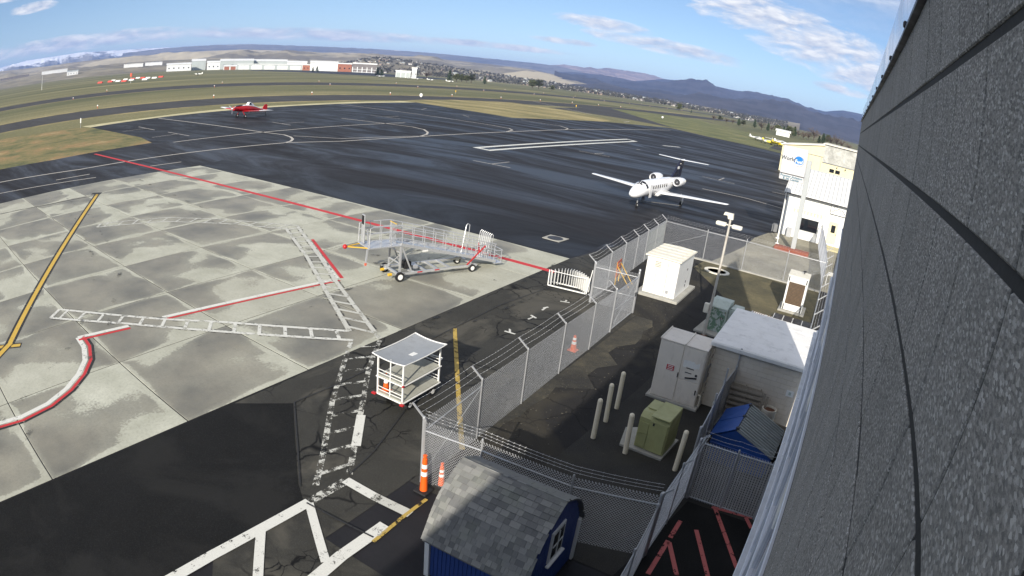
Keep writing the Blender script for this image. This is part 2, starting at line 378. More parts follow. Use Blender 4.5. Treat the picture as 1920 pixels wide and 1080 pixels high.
M['shadeyard'] = asphalt('coarse yard gravel', (.016, .016, .0155), (.036, .035, .032), .05, 0, ((.07, .064, .045), .25), .92, 1.0)
def groundmat(name, cols, sc=.05, fine=1.2, bump=.5, stretch=(1, 1, 1), speck=None):
    t = NT(name); v = t.pos(); a = t.noise(t.pos(scale=stretch), sc, 7, .62, .5); b = t.noise(v, fine, 5, .7); f = t.noise(v, 14, 3, .7)
    c = t.ramp(t.mth('ADD', t.mth('MULTIPLY', a, .72), t.mth('MULTIPLY', b, .28)), cols)
    c = t.mix(t.mth('MULTIPLY', t.ramp(f, [(.4, 0), (.75, 1)]), .4), c, tuple(x * .45 for x in cols[0][1]))
    if speck: c = t.mix(t.ramp(t.vor(v, speck[1]).outputs['Distance'], [(.1, .8), (.45, 0)]), c, speck[0])
    t.set(Base_Color=c, Roughness=.95); t.bump(t.mth('ADD', b, f), bump, .06); return t.m
M['grass'] = groundmat('dormant airfield grass', [(.36, (.060, .068, .025)), (.45, (.105, .108, .040)), (.54, (.165, .155, .065)), (.64, (.29, .25, .115))], .022, .9, .5, (.6, .12, 1))
M['grassg'] = groundmat('green grass', [(.36, (.07, .085, .03)), (.5, (.13, .14, .045)), (.66, (.24, .21, .085))], .06, 1.1)
M['drygrass'] = groundmat('dry straw grass', [(.36, (.13, .125, .045)), (.46, (.22, .19, .075)), (.55, (.32, .26, .11)), (.66, (.46, .40, .20))], .09, 1.0, .5, (.4, 1, 1))
M['wedge'] = groundmat('patchy verge grass', [(.34, (.06, .07, .025)), (.44, (.13, .13, .045)), (.52, (.22, .18, .07)), (.60, (.30, .19, .08)), (.68, (.40, .34, .16))], .13, .8, .6)
M['bollard'] = paintmat('cream bollard paint', (.86, .77, .58), .5, 0, .1, 2, .25)
M['straw'] = groundmat('bleached grass edge', [(.36, (.40, .36, .20)), (.6, (.60, .55, .33))], .1, 1.0)
M['gravel'] = groundmat('pale gravel', [(.36, (.17, .155, .115)), (.5, (.27, .25, .185)), (.66, (.38, .35, .26))], .3, 3.0, .9, (1, 1, 1), ((.42, .40, .34), 9.0))
M['yardgrass'] = groundmat('thin yard grass', [(.36, (.06, .06, .035)), (.5, (.11, .095, .05)), (.66, (.17, .145, .075))], .35, 2.6, .8)
M['dirt'] = groundmat('muddy broken edge', [(.36, (.022, .021, .019)), (.5, (.05, .046, .034)), (.66, (.11, .095, .06))], .45, 2.6, .8)
def concrete_mat():
    t = NT('weathered concrete slab'); v = t.pos(); ob = t.n('ShaderNodeObjectInfo'); r = ob.outputs['Random']
    gc = t.co('Object')
    # each slab drains differently: a damp area whose edge is a smooth wandering line
    off = t.n('ShaderNodeVectorMath', operation='SCALE'); cmb = t.n('ShaderNodeCombineXYZ'); t.l(r, cmb.inputs[0]); t.l(t.mth('FRACT', t.mth('MULTIPLY', r, 7.31)), cmb.inputs[1]); t.l(cmb.outputs[0], off.inputs[0]); off.inputs['Scale'].default_value = 90.0
    ad = t.n('ShaderNodeVectorMath', operation='ADD'); t.l(gc, ad.inputs[0]); t.l(off.outputs[0], ad.inputs[1])
    wet = t.noise(ad.outputs[0], .17, 3, .42, .3); soft = t.noise(v, .55, 5, .6); fine = t.noise(v, 9, 5, .7); grit = t.noise(v, 60, 2)
    sx = t.n('ShaderNodeSeparateXYZ'); t.l(gc, sx.inputs[0])
    grad = t.mth('MULTIPLY', t.mth('ADD', sx.outputs[0], sx.outputs[1]), -.020)
    w = t.mth('ADD', t.mth('ADD', wet, grad), t.mth('ADD', t.mth('MULTIPLY', t.mth('SUBTRACT', soft, .5), .20), t.mth('MULTIPLY', t.mth('SUBTRACT', fine, .5), .10)))
    # lighter rim beside the joints
    rim = t.mth('MAXIMUM', t.mth('ABSOLUTE', sx.outputs[0]), t.mth('ABSOLUTE', sx.outputs[1]))
    w = t.mth('SUBTRACT', w, t.ramp(t.mth('MULTIPLY', rim, .1), [(.24, 0), (.276, .16)]))
    damp = t.ramp(w, [(.435, 0), (.46, .7), (.58, 1)])
    dry = t.mix(t.ramp(soft, [(.3, 0), (.7, 1)]), (.36, .365, .295), (.52, .525, .44))
    wetc = t.mix(t.ramp(t.noise(v, .35, 4), [(.35, 0), (.65, 1)]), (.135, .132, .11), (.25, .235, .185))
    dry = t.mix(t.mth('FRACT', t.mth('MULTIPLY', r, 3.7)), dry, t.mix(.5, dry, (.34, .33, .27))); c = t.mix(damp, dry, wetc); c = t.mix(t.mth('MULTIPLY', t.ramp(fine, [(.45, 0), (.8, 1)]), .35), c, (.13, .125, .105)); c = t.mix(t.mth('MULTIPLY', t.ramp(grit, [(.55, 0), (.8, 1)]), .25), c, (.5, .5, .46))
    st = t.noise(t.pos(scale=(.25, 1.4, 1), rot=(0, 0, .5)), .8, 5, .65); c = t.mix(t.ramp(st, [(.56, 0), (.72, .3)]), c, (.20, .185, .14))
    t.set(Base_Color=c, Roughness=t.ramp(damp, [(0, .85), (1, .52)])); t.bump(fine, .15, .01); return t.m
M['slab'] = concrete_mat()
def linepaint(name, col, wear=.35, sc=3.0):
    t = NT(name); v = t.pos(); a = t.noise(v, sc, 6, .75); b = t.noise(v, 22, 3, .7)
    k = t.ramp(t.mth('ADD', t.mth('MULTIPLY', a, .7), t.mth('MULTIPLY', b, .3)), [(wear, 0), (wear + .05, 1)])
    c = t.mix(t.mth('MULTIPLY', t.ramp(b, [(.4, 0), (.8, 1)]), .35), col, tuple(x * .5 for x in col))
    t.set(Base_Color=c, Roughness=.7)
    tr = t.n('ShaderNodeBsdfTransparent'); mx = t.n('ShaderNodeMixShader'); t.l(k, mx.inputs[0]); t.l(tr.outputs[0], mx.inputs[1]); t.l(t.b.outputs[0], mx.inputs[2]); t.l(mx.outputs[0], t.o.inputs[0]); return t.m
M['pwhite'] = linepaint('white line paint', (.66, .66, .61), .385)
M['pwhiteworn'] = linepaint('worn white line paint', (.62, .62, .57), .42)
M['pwhiteold'] = linepaint('cracked old white line paint', (.56, .56, .51), .495)
M['tanmortar'] = paintmat('tan mortar', (.52, .47, .40), .9, 0, .1, 3, .1)
M['pwhitefaint'] = linepaint('faint white line paint', (.52, .52, .47), .41, 1.5)
M['pblack'] = linepaint('black line border', (.02, .02, .02), .40)
M['pblackfaint'] = linepaint('faded black line border', (.045, .045, .04), .52, 1.5)
M['pyellow'] = linepaint('yellow line paint', (.58, .38, .06), .36)
M['pyellowworn'] = linepaint('worn yellow line paint', (.46, .32, .07), .43)
M['pred'] = linepaint('red line paint', (.52, .03, .035), .26)
M['predworn'] = linepaint('worn red line paint', (.50, .13, .12), .40)
M['pthin'] = linepaint('thin pale line paint', (.46, .43, .38), .36, 1.0)
def leafmat(name, c0, c1):
    t = NT(name); r = t.noise(t.pos(), .6, 3); t.set(Base_Color=t.mix(r, c0, c1), Roughness=.8); return t.m
M['pine'] = leafmat('conifer foliage', (.020, .040, .016), (.05, .075, .03))
M['leaf'] = leafmat('olive foliage', (.05, .065, .022), (.10, .105, .04))
M['twig'] = leafmat('bare winter twigs', (.10, .075, .055), (.16, .12, .09))

# ================================================================ THE GROUND
def sheet(name, pts, z, mat, parent=None, kind='structure'):
    mb = MB(); mb.poly([(p[0], p[1], z) for p in pts]); o = mb.build(name, mat, parent)
    if not parent: o['kind'] = kind
    # wind the face upwards
    if o.data.polygons[0].normal.z < 0: o.data.flip_normals()
    return o
def grid_sheet(name, r0, r1, z, mat):
    mb = MB(); n = 48
    mb.f.append(list(range(n)))
    for i in range(n): mb.v.append((r1 * cos(2 * pi * i / n), r1 * sin(2 * pi * i / n), z))
    o = mb.build(name, mat); o['kind'] = 'structure'; return o
ground = grid_sheet('ground', 0, 30000, 0.0, M['grass'])
APRON = [(-84.96, 15.93), (-100, 12), (-150, -60), (80, -60), (80, 260), (-5, 228), (-25.20, 233.54), (-39.75, 239.86), (-55.27, 241.87), (-75.77, 256.19), (-79.86, 238.59), (-88.12, 211.62),
         (-93.28, 156.68), (-119.73, 164.06), (-141.47, 171.46), (-138.60, 144.29), (-129.64, 85.87), (-122.74, 45.18), (-92.92, 43.84), (-84.59, 41.82), (-83.94, 35.04), (-83.23, 24.50)]
apron = sheet('asphalt_apron', APRON, 0.012, M['apron'])
PADP = [(-122.74, 45.18), (-129.64, 85.87), (-138.60, 144.29), (-141.47, 171.46), (-119.73, 164.06), (-93.28, 156.68), (-89.89, 163.26), (-86.56, 83.26), (-84.76, 63.25), (-82.77, 44.67), (-84.59, 41.82), (-92.92, 43.84)]
sheet('parking_pad', PADP, 0.018, M['pad'])
sheet('taxiway', [(-150.5, -400), (-150.5, 330), (-137, 262), (-100, 268), (-76, 262), (-62, 262), (-92, 300), (-140, 420), (-152, 900), (-180, 900), (-180, -400)], 0.006, M['taxi'])
sheet('runway', [(-276, -1500), (-276, 2600), (-322, 2600), (-322, -1500)], 0.006, M['taxi'])
sheet('access_road', [(-40, 262), (20, 236), (30, 250), (-30, 285), (-120, 520), (-140, 520)], 0.008, M['taxi'])
for nm, x0, x1 in (('shoulder_grass', -183.5, -180), ('shoulder_grass', -150.5, -147.5), ('shoulder_grass', -276, -273), ('shoulder_grass', -325, -322)):
    sheet(nm, [(x0, -300), (x1, -300), (x1, 900 if x0 < -180 else 150), (x0, 900 if x0 < -180 else 150)], 0.004, M['drygrass'], ground)
FN = [(-1047.56, 740.40), (-816.50, 676.72), (-684.29, 650.05), (-637.87, 693.33), (-644.68, 775.61), (-686.45, 912.51)]
FF = [(-1149.06, 812.03), (-1092.09, 904.73), (-1197.36, 1136.47), (-1001.67, 1087.91), (-886.10, 1065.44), (-824.62, 1095.82)]
fa = MB()
for i in range(5): fa.poly([(*FN[i], .05), (*FN[i + 1], .05), (*FF[i + 1], .05), (*FF[i], .05)])
struct('far_apron', fa, M['farblack'])
# straw-coloured verge round the apron, and the grass islands
def offs(pts, d):
    out = []
    for i, p in enumerate(pts):
        a = Vector(pts[max(i - 1, 0)]); b = Vector(pts[min(i + 1, len(pts) - 1)]); t = (b - a).normalized(); out.append((p[0] - t.y * d, p[1] + t.x * d))
    return out
EDGE = [(-122.74, 45.18), (-123.86, 63.13), (-129.64, 85.87), (-132.10, 110.39), (-138.60, 144.29), (-141.47, 171.46)]
sheet('verge', EDGE + offs(EDGE, -4.2)[::-1] if False else EDGE + offs(EDGE, 5.0)[::-1], 0.008, M['straw'], ground)
EDGE2 = [(-138.60, 144.29), (-141.47, 171.46), (-119.73, 164.06), (-93.28, 156.68), (-88.12, 211.62), (-92.67, 233.25), (-126.06, 257.63), (-158.19, 264.09), (-160.09, 218.74), (-154.80, 187.47)]
sheet('grass_island', EDGE2, 0.007, M['drygrass'], ground)
sheet('grass_island', [(-164.68, 406.56), (-139.57, 537.68), (-42.17, 380.11), (-32.35, 247.94), (-40.52, 244.32), (-56.36, 246.49), (-79.05, 267.02), (-112.65, 321.21)], 0.009, M['grassg'], ground)
sheet('grass_wedge', [(-84.96, 15.93), (-100, 12), (-120, 20), (-131.99, 24.75), (-125.16, 43.41), (-122.74, 45.18), (-92.92, 43.84), (-84.59, 41.82), (-83.94, 35.04), (-83.23, 24.50)], 0.005, M['wedge'], ground)

# ---- concrete stand: every slab its own piece, joints between
SL = 5.53
XS = [-16.0 - SL * i for i in range(9)]
YS = [36.15 - SL * j for j in range(9)]
base = MB(); base.poly([(XS[0] - .05, YS[-1] + .05, .013), (XS[0] - .05, YS[0] - .05, .013), (XS[8] + .05, YS[0] - .05, .013), (XS[8] + .05, YS[-1] + .05, .013)][::1])
stand = base.build('concrete_stand', M['mortar'])
if stand.data.polygons[0].normal.z < 0: stand.data.flip_normals()
stand['kind'] = 'structure'
slabm = MB().box((0, 0, -.04), (SL - .04, SL - .04, .12), bev=.012).mesh('slab', M['slab'])
for i in range(8):
    for j in range(8):
        inst('slab', slabm, stand, ((XS[i] + XS[i + 1]) / 2, (YS[j] + YS[j + 1]) / 2, .004 + random.uniform(-.0015, .0015)))
# the slab top is at about z = 0.024
# ---- asphalt fields beside the stand
newa = sheet('new_asphalt', [(-15.97, 15.6), (-15.97, -8), (-70, -8), (-70, -60), (-4, -60), (-4, 0), (-10.32, 4.16), (-10.22, 8.56), (-11.00, 9.05), (-14.51, 11.96), (-15.89, 10.42)], 0.016, M['newasph'])
olda = sheet('old_asphalt', [(-15.97, 15.6), (-15.89, 10.42), (-14.51, 11.96), (-11.00, 9.05), (-10.22, 8.56), (-10.28, 5.38), (-4, 0), (-4, 8), (-8.9, 8), (-8.9, 29.5), (-11.6, 29.5), (-12.6, 44), (-14.5, 47), (-15.97, 36.2)], 0.020, M['oldasph'])
sheet('asphalt_strip', [(-15.9, 36.25), (-60, 36.25), (-62, 40.5), (-16, 43.5)], 0.0155, M['pad'])
yard = sheet('yard_ground', [(-8.88, 11.4), (-8.88, 29.5), (-11.6, 29.5), (-12.9, 46.8), (-9.2, 44.9), (.3, 44.7), (.3, 11.4)], 0.024, M['shadeyard'])
sheet('yard_asphalt', [(-8.86, 13), (-8.86, 29.5), (-11.5, 29.6), (-12.4, 44), (-9.5, 42.5), (-6.6, 40), (-5.6, 31), (-5.8, 22), (-6.3, 14)], 0.028, M['yard'], yard)
# broken brown edge along the fence
de = [(-8.85, 15 + i * .9) for i in range(17)]
random.seed(3)
sheet('muddy_edge', de + [(-8.85 + (1.4 if 20 < 15 + i * .9 < 31 else .5) * random.uniform(.5, 1.2), 15 + i * .9) for i in range(16, -1, -1)], 0.032, M['dirt'], yard)
sheet('thin_grass', [(-6.96, 38.80), (-9.09, 41.88), (-8.94, 44.45), (-5.73, 44.98), (-2.77, 44.54), (-0.05, 51.31), (-.1, 30), (-3.3, 30), (-4.6, 35)], 0.030, M['yardgrass'], yard)
sheet('gravel_bed', [(-8.55, 44.55), (-7.43, 53.08), (-7.33, 58.36), (-6.62, 62.67), (-5.20, 65.07), (-4.6, 63.9), (.8, 63.9), (.6, 45.0), (-2.93, 44.87)], 0.020, M['gravel'])
sheet('side_yard_ground', [(-3.1, 8), (-2.05, 14.6), (-1.9, 15.6), (.3, 15.6), (.3, -5), (-3.4, -5)], 0.030, M['newasph'])

# ---- painted markings -------------------------------------------------------
PZ = [.030]
def line(pts, w, mat, parent, name='painted_line', closed=False, z=None):
    pts = [Vector((p[0], p[1])) for p in pts]; n = len(pts); Lf = []; Rt = []
    for i in range(n):
        if closed: a, b, c = pts[i - 1], pts[i], pts[(i + 1) % n]
        else: a, b, c = pts[max(i - 1, 0)], pts[i], pts[min(i + 1, n - 1)]
        d1 = (b - a).normalized() if (b - a).length > 1e-6 else (c - b).normalized(); d2 = (c - b).normalized() if (c - b).length > 1e-6 else d1
        t = (d1 + d2).normalized(); k = 1 / max(.4, t.dot(d1)); nn = Vector((-t.y, t.x)) * (w / 2 * k); Lf.append(b + nn); Rt.append(b - nn)
    PZ[0] += .00015
    zz = PZ[0] if z is None else z
    mb = MB()
    for i in range(n if closed else n - 1):
        j = (i + 1) % n; mb.poly([(*Rt[i], zz), (*Rt[j], zz), (*Lf[j], zz), (*Lf[i], zz)])
    o = mb.build(name, mat, parent); return o
W_, Y_, R_ = M['pwhite'], M['pyellow'], M['pred']
line([(-81.66, 30.83), (-15.29, 32.63)], .48, R_, stand, z=.0285)
# yellow lead-in line with black borders
a, b = (-54.45, 20.80), (-26.66, 4.48)
line([a, b], .58, M['pblack'], stand); line([a, b], .28, Y_, stand)
line([(-27.06, 3.38), (-26.21, 5.08)], .5, M['pblack'], stand); line([(-27.06, 3.38), (-26.25, 5.03)], .28, Y_, stand)
line([(-26.83, 4.62), (-25.64, 3.36)], .5, M['pblack'], stand); line([(-26.83, 4.62), (-25.71, 3.44)], .3, Y_, stand)
line([(-54.99, 20.35), (-54.36, 21.18)], .8, M['pblack'], stand)
line([(-55.35, 10.19), (-54.42, 15.32), (-53.93, 20.65)], .16, M['pblack'], stand)
# white and red service-road edge
CURVE = [(-20.40, 1.81), (-20.20, 3.20), (-20.41, 4.55), (-20.97, 5.67), (-21.76, 6.59), (-22.71, 7.31), (-23.89, 7.75), (-25.03, 7.87)]
line(CURVE, .25, W_, stand); line(offs(CURVE, -.27), .15, R_, stand); line(offs(CURVE, -.42), .12, M['pblack'], stand)
SR = [(-25.03, 7.87), (-24.54, 10.46)]
line(SR, .26, W_, stand); line(offs(SR, -.28), .18, R_, stand)
SR = [(-24.32, 12.22), (-23.63, 16.46), (-22.70, 22.02)]
line(SR, .26, W_, stand); line(offs(SR, -.27), .16, R_, stand)
SR = [(-29.49, 25.85), (-22.78, 22.05)]
line(SR, .28, W_, stand); line(offs(SR, .30), .2, R_, stand)
# ladder-shaped walkway markings
def ladder(Lp, Rp, n, w, mat, parent, skip=(), rungs=True, border=True):
    if border:
        line(Lp, w * 1.8, M['pblackfaint'], parent); line(Rp, w * 1.8, M['pblackfaint'], parent)
    line(Lp, w, mat, parent); line(Rp, w, mat, parent)
    def at(P, t):
        P = [Vector(p) for p in P]; ls = [(P[i + 1] - P[i]).length for i in range(len(P) - 1)]; s = t * sum(ls)
        for i, l in enumerate(ls):
            if s <= l + 1e-9: return P[i].lerp(P[i + 1], s / l)
            s -= l
        return P[-1]
    for k in range(n):
        if k in skip: continue
        t = (k + .5) / n; line([at(Lp, t), at(Rp, t)], w * .8, mat, parent, 'painted_rung')
WW = M['pwhiteworn']
ladder([(-28.92, 8.25), (-24.24, 12.03), (-21.93, 14.17), (-17.46, 17.71)], [(-28.20, 7.45), (-24.79, 10.53), (-20.31, 14.20), (-16.69, 17.16)], 13, .20, WW, stand)
line([(-28.92, 8.25), (-28.20, 7.45)], .2, WW, stand)
ladder([(-32.72, 26.58), (-26.75, 23.39), (-22.61, 20.85), (-17.46, 17.71)], [(-32.65, 27.59), (-26.24, 23.99), (-22.65, 21.81), (-16.04, 18.10)], 17, .22, M['pwhitefaint'], stand)
ladder([(-43.38, 16.79), (-41.14, 21.48), (-38.25, 24.11), (-32.65, 27.59)], [(-42.59, 16.10), (-40.12, 20.94), (-36.53, 23.94), (-32.50, 26.40)], 13, .18, M['pwhitefaint'], stand)
line([(-43.38, 16.79), (-42.59, 16.10)], .2, M['pwhitefaint'], stand)
ladder([(-16.64, 16.98), (-15.74, 15.77), (-14.41, 14.02), (-13.76, 13.14), (-11.69, 10.72), (-10.63, 9.37)], [(-15.89, 17.94), (-15.11, 16.71), (-14.27, 15.49), (-13.20, 14.15), (-11.95, 12.53), (-10.32, 10.42)], 9, .19, M['pwhiteold'], olda, border=False)
line([(-12.34, 13.08), (-11.20, 11.63)], .3, W_, olda)
# thick white box, bottom
line([(-10.31, 3.63), (-10.33, 5.41), (-10.28, 7.02), (-10.22, 8.73)], .34, W_, newa)
line([(-10.22, 8.73), (-10.18, 10.12)], .3, M['pwhiteold'], olda)
line([(-7.98, 6.17), (-8.14, 7.80), (-8.13, 9.46)], .36, W_, newa)
line([(-10.28, 7.02), (-8.78, 5.58)], .26, W_, newa); line([(-10.19, 8.69), (-8.25, 7.37)], .24, W_, newa)
line([(-10.22, 10.15), (-9.16, 10.16)], .32, W_, olda); line([(-9.16, 10.16), (-7.92, 10.25)], .32, M['pwhitefaint'], olda)
line([(-8.00, 11.05), (-8.00, 10.12), (-7.92, 8.74)], .11, M['pyellowworn'], olda)
line([(-14.46, 21.33), (-11.35, 17.22), (-8.69, 13.73)], .17, M['pyellowworn'], olda)
for a, b, c in (((-12.71, 22.72), (-12.17, 22.77), (-12.66, 23.11)), ((-12.86, 26.65), (-12.74, 26.99), (-12.75, 26.34)), ((-12.70, 28.25), (-12.23, 28.43), (-12.53, 28.66)), ((-12.83, 25.34), (-12.44, 25.17), (-12.65, 24.76))):
    line([a, b], .12, WW, olda); line([c, ((a[0] + b[0]) / 2, (a[1] + b[1]) / 2)], .1, WW, olda)
# red parking bars in the side yard
sy = bpy.data.objects['side_yard_ground']
for P in ([(-1.15, 15.74), (0.16, 15.87)], [(-1.03, 15.72), (0.20, 13.52), (0.78, 12.62)], [(-1.25, 14.41), (-0.53, 13.00), (-0.15, 12.26)], [(-1.76, 13.47), (-1.13, 12.30)], [(-1.81, 13.52), (-1.81, 11.95)], [(-0.04, 15.79), (0.24, 15.35)], [(-1.79, 14.56), (-1.80, 13.67)]):
    line(P, .13, M['predworn'], sy, z=.036)
# thin lead lines on the apron
T_ = M['pthin']
def tl(*p, w=.3, m=None): line(p, w, m or T_, apron, z=.024)
tl((-73.88, 13.01), (-70.59, 24.53), (-70.49, 40.79), (-70.02, 56.21), (-67.11, 64.78), (-66.65, 80.61), (-68.05, 114.30), (-69.68, 145.32), (-69.96, 236.96), w=.4)
tl((-124.26, 62.91), (-83.40, 62.25), (-78.17, 62.66), (-75.26, 61.64), (-72.88, 60.13), (-70.98, 58.17), (-70.02, 56.21), w=.4)
tl((-97.45, 93.59), (-78.92, 95.17), (-74.65, 93.57), (-71.11, 90.28), (-68.69, 86.97), (-66.84, 82.50), w=.4)
tl((-133.74, 128.04), (-78.17, 122.88), (-72.63, 121.36), (-70.18, 118.70), (-68.19, 113.02), w=.4)
tl((-88.36, 153.47), (-76.39, 154.03), (-71.49, 149.00), (-69.72, 143.86), w=.4)
tl((-82.18, 44.36), (-83.40, 62.25), (-84.98, 81.76), (-85.86, 101.15), w=.4)
tl((-176.65, 318.33), (-111.90, 255.62), (-91.25, 247.66), (-88.73, 234.86), w=.5)
tl((-76.18, 62.92), (-69.64, 67.18), (-67.04, 84.47), w=.3)
def tee(a, b, c): tl(a, b, w=.22); tl(c, ((a[0] + b[0]) / 2, (a[1] + b[1]) / 2), w=.18)
for t3 in (((-45.43, 67.68), (-39.53, 67.37), (-42.51, 72.00)), ((-45.49, 100.43), (-39.58, 100.19), (-42.44, 104.59)), ((-22.77, 99.20), (-17.24, 98.97), (-20.10, 104.06)), ((-102.01, 107.43), (-92.80, 107.37), (-98.26, 113.23)), ((-97.29, 74.73), (-90.16, 73.68), (-93.98, 80.16)), ((-110.60, 51.50), (-101.58, 50.71), (-105.59, 45.73)), ((-95.87, 50.59), (-87.52, 50.26), (-91.10, 45.01)), ((-102.00, 138.80), (-98.01, 144.56), (-94.18, 136.51)), ((-118.93, 140.74), (-110.75, 142.90), (-118.98, 149.48))):
    tee(*t3)
tl((-19.06, 84.25), (-12.83, 84.96), (-7.62, 83.45), w=.3); tl((-11.18, 100.13), (-9.11, 100.79), w=.25)
tl((-20.67, 63.71), (-17.06, 66.16), w=.2); tl((-66.46, 19.88), (-66.00, 24.20), w=.25); tl((-64.48, 31.70), (-64.28, 35.86), w=.25)
tl((-66.21, 11.60), (-65.02, 16.31), (-63.24, 24.00), w=.25)
tl((-45.19, 148.60), (-42.46, 154.54), w=.9, m=M['pwhite']); tl((-43.34, 124.08), (-42.66, 124.50), w=.5)
# long hollow white bar
a, b, c, d = (-53.59, 80.37), (-50.88, 79.98), (-51.33, 145.71), (-54.28, 147.55)
line([a, b, c, d], .9, M['pwhite'], apron, closed=True, z=.0245)
# concrete pad with a round manhole cover in the apron
pd = MB().prism([(-19.82, 39.33), (-18.40, 39.28), (-18.34, 40.81), (-19.83, 40.69)], 0.0, .05).build('manhole_pad', M['concpad']); tag(pd, 'square concrete pad with round manhole lid set in dark apron asphalt', 'manhole')
c = (-19.08, 40.01); MB().lathe([(.01, .056), (.50, .056), (.52, .062), (.58, .062), (.58, .045)], 24, (c[0], c[1], 0)).build('lid', M['dark'], pd)
# oval ring of a buried tank in the yard
c = (-7.47, 42.41); rp = []
tk = thing('tank_ring', 'oval white concrete ring set in yard ground beside the light pole', 'tank cover', (c[0], c[1], .03))
MB().loft([[(r * cos(2 * pi * i / 28) * 1.0, r * sin(2 * pi * i / 28) * .92, z) for i in range(28)] for r, z in ((.92, 0), (.92, .06), (.68, .06), (.68, .0))], cap=False).build('ring', M['offwhite'], tk, True)
MB().lathe([(.01, .02), (.69, .02)], 24).build('lid', M['yard'], tk)

# ================================================================ HILLS AND MOUNTAINS
def interp(tab, a):
    if a <= tab[0][0]: return tab[0][1]
    for (a0, e0), (a1, e1) in zip(tab, tab[1:]):
        if a <= a1:
            t = (a - a0) / max(1e-6, a1 - a0); return e0 + (e1 - e0) * t
    return tab[-1][1]
HF = {}
def ridge(name, tab, D, d0, d1, mat, gul=.25, gs=.9, zb=-4.0, na=460, nr=40, a0=None, a1=None, jag=.03):
    a0 = tab[0][0] if a0 is None else a0; a1 = tab[-1][0] if a1 is None else a1
    def h(az, r):
        ez = 11 + D * tan(radians(interp(tab, az)))
        ez += D * radians(1) * jag * noise.fractal(Vector((az * 1.3, D * .001, 3.1)), .9, 2.0, 5)
        t = (r - d0) / (D - d0) if r <= D else 1 - (r - D) / (d1 - D)
        t = max(0.0, min(1.0, t)); s = t * t * (3 - 2 * t) if r > D else t ** 1.25
        k = 4 * t * (1 - t)
        x, y = r * sin(radians(az)), r * cos(radians(az))
        q = noise.fractal(Vector((x * gs * .001, y * gs * .001, 1.7)), .8, 2.1, 6)
        q2 = abs(noise.noise(Vector((x * gs * .0022, y * gs * .0022, 5.0))))
        return zb + (ez - zb) * min(1.0, max(0.0, s + k * gul * (q - q2 * .6 + .12)))
    HF[name] = h
    mb = MB()
    for i in range(na + 1):
        az = a0 + (a1 - a0) * i / na
        for j in range(nr + 1):
            u = j / nr
            r = d0 + (D - d0) * (u / .8) if u <= .8 else D + (d1 - D) * ((u - .8) / .2)
            mb.v.append((r * sin(radians(az)), r * cos(radians(az)), h(az, r)))
    for i in range(na):
        for j in range(nr):
            k = i * (nr + 1) + j; mb.f.append([k, k + nr + 1, k + nr + 2, k + 1])
    o = mb.build('hills' if 'hill' in name else 'mountains', mat, smooth=False); o['kind'] = 'structure'
    o.data.polygons.foreach_set('use_smooth', [True] * len(o.data.polygons)); 
    if o.data.polygons[len(o.data.polygons) // 2].normal.z < 0: o.data.flip_normals()
    return o
def hillmat(name, lo, hi, snow=None, sc=.0009, fields=0.0, forest=0.0):
    t = NT(name); v = t.pos(); a = t.noise(v, sc, 8, .66, .6); f = t.noise(v, .006, 5, .7)
    c = t.mix(t.ramp(a, [(.36, 0), (.64, 1)]), lo, hi); c = t.mix(t.mth('MULTIPLY', t.ramp(f, [(.45, 0), (.7, 1)]), .4), c, tuple(x * .55 for x in lo))
    if fields:
        b = t.n('ShaderNodeTexVoronoi'); b.inputs['Scale'].default_value = .0011; t.l(t.pos(scale=(1, .45, 1), rot=(0, 0, .4)), b.inputs['Vector'])
        sc_ = t.n('ShaderNodeSeparateColor'); t.l(b.outputs['Color'], sc_.inputs[0]); c = t.mix(t.mth('MULTIPLY', t.ramp(sc_.outputs[0], [(.55, 0), (.6, 1)]), fields), c, tuple(min(1, x * 1.55) for x in hi))
        c = t.mix(t.mth('MULTIPLY', t.ramp(sc_.outputs[1], [(.66, 0), (.7, 1)]), fields * .7), c, (.075, .075, .06))
    wv = t.n('ShaderNodeTexWave', wave_type='BANDS', bands_direction='Z'); wv.inputs['Scale'].default_value = .0045; wv.inputs['Distortion'].default_value = 9.0; wv.inputs['Detail'].default_value = 5; wv.inputs['Detail Scale'].default_value = .6; t.l(v, wv.inputs['Vector'])
    c = t.mix(t.mth('MULTIPLY', t.ramp(wv.outputs['Fac'], [(.55, 0), (.9, 1)]), .35), c, tuple(min(1, x * 1.5) for x in hi))  # pale bands painted into the colour make up for weak relief shading
    if forest: c = t.mix(t.mth('MULTIPLY', t.ramp(t.noise(v, .0035, 6, .7), [(.47, 0), (.56, 1)]), forest), c, (.035, .04, .035))
    if snow:
        g = t.n('ShaderNodeNewGeometry'); sz = t.n('ShaderNodeSeparateXYZ'); t.l(g.outputs['Position'], sz.inputs[0])
        s = t.mth('ADD', t.mth('MULTIPLY', sz.outputs[2], 1 / snow[1]), t.mth('MULTIPLY', t.noise(v, .0016, 7, .7), 1.6)); c = t.mix(t.ramp(t.mth('MULTIPLY', s, .4), [(snow[0], 0), (snow[0] + .05, 1)]), c, (.80, .82, .86))
    t.set(Base_Color=c, Roughness=.95); return t.m
SNOW = [(-83.49, 1.782), (-79.82, 1.613), (-76.92, 1.849), (-74.09, 1.885), (-71.35, 1.928), (-68.65, 1.831), (-66.02, 1.806), (-62.58, 1.784), (-60.87, 1.379), (-57.30, 0.519)]
PLAT = [(-67.04, 1.517), (-62.57, 1.735), (-58.41, 1.865), (-54.96, 1.902), (-50.56, 1.805), (-46.69, 1.785), (-40.93, 1.790), (-37.09, 1.769), (-34.22, 1.740), (-31.34, 1.745), (-27.51, 1.780), (-25.07, 1.532)]
